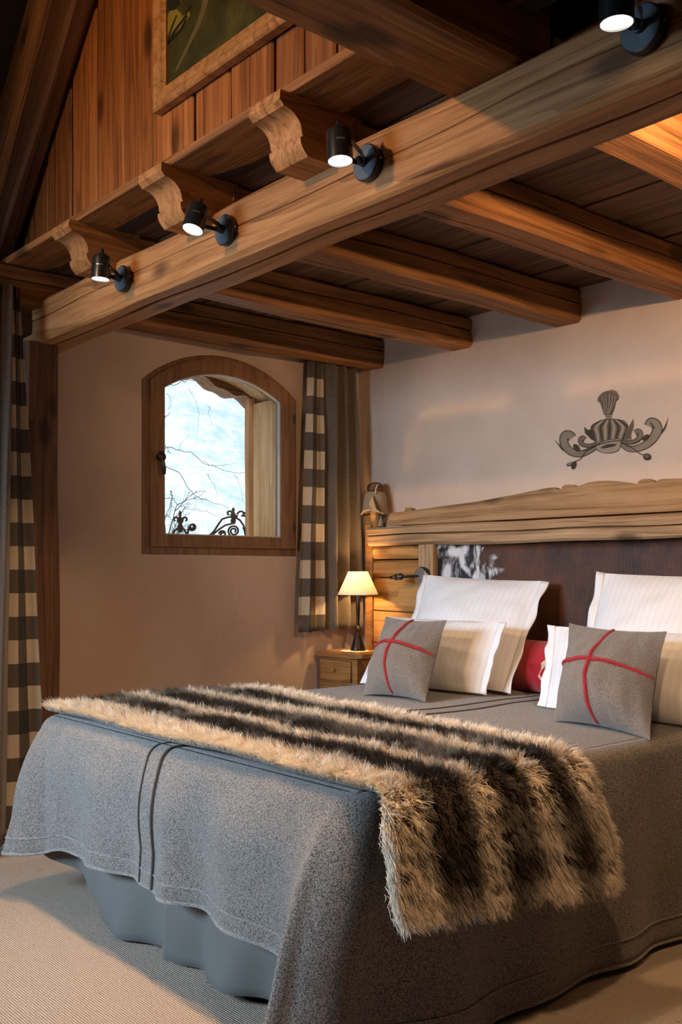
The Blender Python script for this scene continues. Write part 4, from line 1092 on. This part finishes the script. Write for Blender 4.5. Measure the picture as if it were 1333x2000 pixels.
# ------------------------------------------------------------------ spotlights on the beam
def spotlight(y, z, hx, hy, tilt, label, aim, watt=1.0, xb=1.762, sx=1, cone=104):
    e = tag(empty('spotlight', (xb, y, z)), label, 'spotlight', 'black spotlights on the main beam')
    MB().lathe([(0.0, 0.0), (0.047, 0.0), (0.048, 0.003), (0.048, 0.026), (0.046, 0.028)], (xb + 0.006*sx, y, z), (-sx, 0, 0), 36).build('wall_mount', M['black'], e)
    MB().lathe([(0.046, 0.0), (0.044, 0.002), (0.0, 0.0025)], (xb - 0.022*sx, y, z), (-sx, 0, 0), 36).build('face_plate', M['plate'], e)
    MB().lathe([(0.0, 0.014), (0.013, 0.012), (0.014, 0.0)], (xb - 0.024*sx, y, z), (-sx, 0, 0), 16).build('hub', M['black'], e)
    MB().lathe([(0.0, 0.003), (0.0035, 0.002), (0.0035, 0.0)], (xb - 0.010*sx, y - 0.048, z), (0, -1, 0), 10).build('screw', M['steel'], e)
    ax = Vector(tilt).normalized()                      # pointing out of the lens
    H = Vector((hx, hy, z + 0.005)); r = 0.033; L = 0.082
    c = H - ax * L * 0.5                               # back end
    hd = MB().lathe([(0.0, -0.006), (r*0.62, -0.005), (r*0.94, 0.004), (r, 0.014), (r, L), (r*0.93, L), (r*0.91, L - 0.006)], c, ax, 36).build('lamp_head', M['black'], e)
    MB().lathe([(r*0.92, L - 0.0045), (r*0.6, L - 0.003), (0.0, L - 0.0025)], c, ax, 32).build('lens', M['lens'], hd, recalc=False)
    MB().lathe([(0.007, -0.005), (0.0065, -0.024), (0.0055, -0.026), (0.0, -0.026)], c, ax, 12).build('cable_gland', M['black'], hd)
    toc = Vector((-0.55, -0.8, 0)); toc = (toc - ax * toc.dot(ax)).normalized(); sdv = ax.cross(toc)
    MB().add([c + ax*(L*0.45 + s*0.002) + toc*(r*math.cos(a)*1.012) + sdv*(r*math.sin(a)*1.012) for s in (-1, 1) for a in (-0.35, -0.17, 0, 0.17, 0.35)], [(i, i+1, i+6, i+5) for i in range(4)]).build('vent_slot', M['steel'], hd, 60)
    # bracket: two flat arms from the hub to the head sides
    h0 = Vector((xb - 0.034*sx, y, z)); dirv = (H - h0).normalized(); side = dirv.cross(ax).normalized()
    for sg in (-1, 1):
        p1 = h0 + side*0.010*sg; p2 = h0.lerp(H, 0.35) + side*0.030*sg*0.8; p3 = H + side*(r + 0.003)*sg
        m = MB()
        for a, b in ((p1, p2), (p2, p3)):
            w = ax * 0.007; t = side * 0.0018
            m.add([a - w - t, a + w - t, a + w + t, a - w + t, b - w - t, b + w - t, b + w + t, b - w + t], [(0,1,2,3),(7,6,5,4),(0,4,5,1),(1,5,6,2),(2,6,7,3),(3,7,4,0)])
        m.build('bracket_arm', M['black'], e)
    MB().tube([H + side*(r + 0.006), H - ax*0.045 + side*0.012, c - ax*0.028], 0.0028, 6).build('cable', M['black'], e)
    MB().tube([h0 + Vector((0.005*sx, 0, 0)), h0 + Vector((-0.012*sx, 0, 0))], 0.011, 12).build('swivel', M['black'], e)
    lp = c + ax * (L + 0.004)
    light('spot_beam', 'SPOT', lp, SPOT_W * watt, WARM, aim, spot_size=math.radians(cone), spot_blend=0.75, shadow_soft_size=0.025)
spotlight(0.96, 2.235, 2.075, 0.96, (0.72, 0.62, -0.30), 'black spotlight on the headboard side of the beam', (3.72, 2.6, 2.0), 1.6, xb=1.938, sx=-1, cone=104)
spotlight(3.300, 2.240, 1.635, 3.245, (-0.05, 0.02, -1), 'black spotlight on the beam, next one to the arched window', (1.85, 3.2, 0.5))
spotlight(2.625, 2.242, 1.628, 2.605, (-0.32, -0.05, -0.95), 'second black spotlight on the beam counted from the window', (1.55, 2.6, 0.5))
spotlight(1.955, 2.244, 1.632, 1.930, (-0.03, -0.10, -1), 'third black spotlight on the beam counted from the window', (1.8, 1.95, 0.5))
spotlight(1.128, 2.254, 1.635, 1.112, (0.02, 0.0, -1), 'black spotlight on the beam farthest from the arched window', (1.95, 1.35, 0.5), 1.0)

# ------------------------------------------------------------------ painting on the plank wall
pic = tag(empty('framed_painting', (1.70, 2.45, 2.70)), 'green landscape painting in a wide honey-coloured wooden frame', 'painting')
PY0, PY1, PZ0, PZ1 = 2.965, 1.95, 2.710, 3.45
XF = 1.685
def frame_side(a, b, name):
    # a,b: outer corners (y,z); mitred moulding with a stepped profile
    cy, cz = (PY0 + PY1)/2, (PZ0 + PZ1)/2
    prof_ = [(0.0, 0.028), (0.0, 0.0), (0.006, -0.006), (0.020, -0.010), (0.030, -0.004), (0.050, -0.002), (0.056, 0.004), (0.070, 0.008), (0.070, 0.028)]
    def P(c, q):
        w, d = q; sy = 1 if c[0] < cy else -1; sz = 1 if c[1] < cz else -1
        return (XF + d, c[0] + sy*w, c[1] + sz*w)
    MB().grid([[P(a, q) for q in prof_], [P(b, q) for q in prof_]], close_v=True).build(name, M['picture'], pic, 25)
cs = [(PY0, PZ0), (PY1, PZ0), (PY1, PZ1), (PY0, PZ1)]
for i in range(4): frame_side(cs[i], cs[(i+1) % 4], 'frame_rail')
XCn = XF + 0.016
MB().box((XCn, PY1 + 0.06, PZ0 + 0.06), (XCn + 0.008, PY0 - 0.06, PZ1 - 0.06)).build('canvas', M['canvas'], pic, 0)
def paint(px_pts, mat, name, lift):
    P = [at(a, b, X=XCn - lift) for a, b in px_pts]
    mb = MB(); c = sum(P, Vector()) / len(P); mb.add(P + [c], [(i, (i+1) % len(P), len(P)) for i in range(len(P))]); mb.build(name, mat, pic, 0)
def brush(px_pts, wpx, mat, name, lift):
    L_, R_ = [], []
    for i, p in enumerate(px_pts):
        a = px_pts[max(0, i-1)]; b = px_pts[min(len(px_pts)-1, i+1)]; d = Vector((b[0]-a[0], b[1]-a[1])).normalized(); w = wpx if not hasattr(wpx, '__len__') else wpx[i]
        L_.append(at(p[0] - d.y*w, p[1] + d.x*w, X=XCn - lift)); R_.append(at(p[0] + d.y*w, p[1] - d.x*w, X=XCn - lift))
    MB().grid([L_, R_]).build(name, mat, pic, 0)
paint([(319, 82), (319, 45), (332, 22), (345, 18), (358, 30), (368, 18), (372, 30), (352, 55), (335, 72)], M['p_yel'], 'painted_meadow', 0.001)
brush([(404, -8), (398, 18), (388, 48), (372, 80), (358, 110), (344, 138)], [6, 5, 4, 3.5, 3, 2.5], M['p_path'], 'painted_path', 0.001)
brush([(319, 98), (340, 62), (358, 38), (372, 10)], [1.6, 2.4, 2.0, 1.2], M['p_dark'], 'painted_branch', 0.002)
brush([(322, 92), (336, 52), (345, 30)], [1.2, 1.6, 1.0], M['p_dark'], 'painted_branch', 0.002)
brush([(326, 86), (352, 60), (366, 30)], [1.2, 1.6, 1.0], M['p_dark'], 'painted_branch', 0.002)
paint([(322, 20), (322, -8), (345, -12), (352, 8), (338, 20)], M['p_dark'], 'painted_tree', 0.0012)

# ------------------------------------------------------------------ painted crown emblem on the headboard wall
emb = tag(empty('crown_mural', (XW, 2.57, 1.78)), 'sepia crown emblem with plume and scrolling leaves painted on the plaster', 'mural')
def mp(x, y): return (1050 + x * 283 / 1333, 740 + y * 260 / 1225)      # coordinates measured on an enlargement of the emblem
LIFT = [0.0010]
def mpoly(pts, mat, name):
    LIFT[0] += 0.00006
    P = [at(*mp(a, b), X=XW - LIFT[0]) for a, b in pts]; c = sum(P, Vector()) / len(P)
    return MB().add(P + [c], [(i, (i+1) % len(P), len(P)) for i in range(len(P))]).build(name, mat, emb, 0)
def mstroke(paths, mat, name):
    LIFT[0] += 0.00006; mb = MB()
    for pts, ws in paths:
        if not hasattr(ws, '__len__'): ws = [ws] * len(pts)
        L_, R_ = [], []
        for i, p in enumerate(pts):
            a = pts[max(0, i-1)]; b = pts[min(len(pts)-1, i+1)]; d = Vector((b[0]-a[0], b[1]-a[1]))
            d = d.normalized() if d.length > 0 else Vector((1, 0))
            L_.append(at(*mp(p[0] - d.y*ws[i], p[1] + d.x*ws[i]), X=XW - LIFT[0])); R_.append(at(*mp(p[0] + d.y*ws[i], p[1] - d.x*ws[i]), X=XW - LIFT[0]))
        mb.grid([L_, R_])
    return mb.build(name, mat, emb, 0)
def curve(ctrl, n=24):
    out = []; k = len(ctrl)
    P = [Vector(ctrl[0])] + [Vector(c) for c in ctrl] + [Vector(ctrl[-1])]
    for s in range(k - 1):
        for i in range(n // (k - 1) + 1):
            t = i / (n // (k - 1) + 1); p0, p1, p2, p3 = P[s:s+4]
            q = 0.5 * ((2*p1) + (p2-p0)*t + (2*p0 - 5*p1 + 4*p2 - p3)*t*t + (3*p1 - p0 - 3*p2 + p3)*t**3); out.append((q.x, q.y))
    out.append(tuple(ctrl[-1])); return out
def leaf_scroll(ctrl, w0, wmax, name):
    c = curve(ctrl, 40); n = len(c); ws = [lerp(w0, wmax, smooth(0, 0.75, i/(n-1))) for i in range(n)]
    mstroke([(c, ws)], M['mur_m'], name)
    inner = [(c, [w * 0.72 for w in ws])]; mstroke(inner, M['mur_l'], name + '_wash')
    lines = []
    for off in (-0.97, -0.72, -0.5, -0.3, -0.1, 0.12, 0.35, 0.6, 0.97):
        pts = []
        for i in range(n):
            a = c[max(0, i-1)]; b = c[min(n-1, i+1)]; d = Vector((b[0]-a[0], b[1]-a[1])).normalized(); pts.append((c[i][0] - d.y*ws[i]*off, c[i][1] + d.x*ws[i]*off))
        lines.append((pts, 3.2 if abs(off) > 0.9 else 1.3))
    mstroke(lines, M['mur_d'], name + '_line')
leaf_scroll([(545, 620), (480, 660), (400, 690), (320, 675), (260, 620), (245, 560), (262, 520), (300, 520), (322, 545)], 26, 42, 'leaf_scroll')
leaf_scroll([(770, 590), (840, 640), (920, 640), (1010, 600), (1070, 540), (1105, 470), (1090, 420), (1050, 405), (1030, 440)], 26, 48, 'leaf_scroll')
leaf_scroll([(540, 600), (480, 615), (420, 605), (398, 570), (415, 545), (440, 560)], 16, 22, 'small_scroll')
leaf_scroll([(775, 565), (850, 585), (920, 565), (948, 515), (930, 485), (900, 500)], 16, 26, 'small_scroll')
mstroke([([(560 + 4, 195), (170 + 40, 670)], 0.01)] + [([(x, y), (x + dx, y + dy)], [3, 1]) for x, y, dx, dy in [(205 + i*6, 620 + i*8, -45 + i*3, -60 + i*2) for i in range(6)]] +
        [([(x, y), (x + dx, y + dy)], [3.5, 1.2]) for x, y, dx, dy in [(1130 + i*6, 520 - i*10, 60 - i*3, -70 - i*6) for i in range(7)]], M['mur_m'], 'leaf_fringe')
# crown dome with ribs
dome = [(545, 600), (520, 560), (500, 510), (498, 460), (530, 415), (590, 385), (640, 372), (720, 372), (790, 385), (828, 420), (832, 460), (820, 510), (795, 560), (770, 575)]
mpoly(dome, M['mur_m'], 'crown_cap')
rib = []; ribl = []
for i in range(9):
    f = i / 8; xt = lerp(600, 735, f); xb = lerp(535, 785, f); xm = lerp(505, 828, f)
    c = curve([(xt, 375), (xm, 440), (lerp(xm, xb, .55), 520), (xb, 585 - 20*f)], 18)
    (rib if i % 2 == 0 else ribl).append((c, [3 + 9*math.sin(math.pi*k/(len(c)-1)) for k in range(len(c))]))
mstroke(rib, M['mur_d'], 'crown_rib'); mstroke(ribl, M['mur_l'], 'crown_rib_light')
mstroke([(curve(dome, 60), 3.5)], M['mur_d'], 'crown_outline')
band_ = [(540, 615), (600, 580), (680, 558), (765, 555), (768, 600), (752, 650), (710, 675), (640, 684), (575, 668), (545, 645)]
mpoly(band_, M['mur_l'], 'crown_band')
mpoly([(580, 635), (630, 605), (690, 597), (735, 600), (715, 620), (660, 632), (610, 642)], M['mur_d'], 'crown_opening')
mstroke([(curve(band_ + band_[:1], 60), 3.0), (curve([(545, 610), (620, 590), (700, 572), (768, 570)]), 5)], M['mur_d'], 'band_outline')
# plume
plume = [(610, 330), (598, 280), (580, 225), (552, 200), (562, 165), (600, 125), (650, 108), (690, 100), (730, 115), (752, 155), (748, 190), (722, 215), (715, 270), (690, 325), (650, 322)]
mpoly(plume, M['mur_m'], 'plume')
mstroke([(curve([(620 + 70*f, 325), (lerp(600, 712, f), 240), (lerp(562, 748, f), 165 - 45*math.sin(math.pi*f))], 12), [1.5]*14 if False else 2.6) for f in [i/11 for i in range(12)]], M['mur_d'], 'plume_line')
mstroke([(curve([(605 + 60*f, 320), (lerp(606, 705, f), 240), (lerp(580, 735, f), 170 - 30*math.sin(math.pi*f))], 12), 3.0) for f in [0.1, 0.3, .55, .75, .92]], M['mur_l'], 'plume_light')
mpoly([(628, 325), (688, 322), (682, 368), (630, 372)], M['mur_l'], 'plume_socket'); mstroke([([(622, 332), (690, 328)], 4), ([(626, 350), (686, 346)], 3), ([(630, 370), (684, 366)], 4)], M['mur_d'], 'socket_line')
# side leaves, stalks and berries
mpoly([(500, 560), (440, 500), (432, 440), (465, 470), (490, 465), (505, 510), (530, 570)], M['mur_d'], 'side_leaf')
mpoly([(800, 560), (830, 460), (885, 365), (888, 440), (862, 520), (870, 560)], M['mur_m'], 'side_leaf')
mstroke([([(820, 545), (850, 470), (884, 375)], [5, 4, 2]), ([(835, 552), (862, 490), (884, 420)], [4, 3, 2])], M['mur_d'], 'side_leaf_line')
mstroke([(curve([(545, 612), (450, 665), (400, 735), (340, 762)]), 4), (curve([(545, 612), (470, 650), (400, 665)]), 4), ], M['mur_d'], 'stalk'); mstroke([(curve([(772, 590), (880, 640), (940, 685), (985, 700)]), 4), (curve([(772, 580), (860, 600), (980, 545)]), 4)], M['mur_d'], 'stalk')
def blob(cx, cy, rx, ry, rot=0.0, n=16):
    return [(cx + rx*math.cos(a)*math.cos(rot) - ry*math.sin(a)*math.sin(rot), cy + rx*math.cos(a)*math.sin(rot) + ry*math.sin(a)*math.cos(rot)) for a in [2*math.pi*i/n for i in range(n)]]
for b_ in ((362, 635, 42, 26, 0.9), (1000, 540, 40, 24, -0.6), (1012, 718, 38, 32, 0.2), (337, 795, 24, 40, 0.3), (300, 785, 32, 16, -0.4)): mpoly(blob(*b_), M['mur_d'], 'berry')
mpoly(blob(1010, 712, 20, 15), M['mur_m'], 'berry_light'); mpoly(blob(300, 783, 18, 7, -.4), M['mur_l'], 'berry_light')
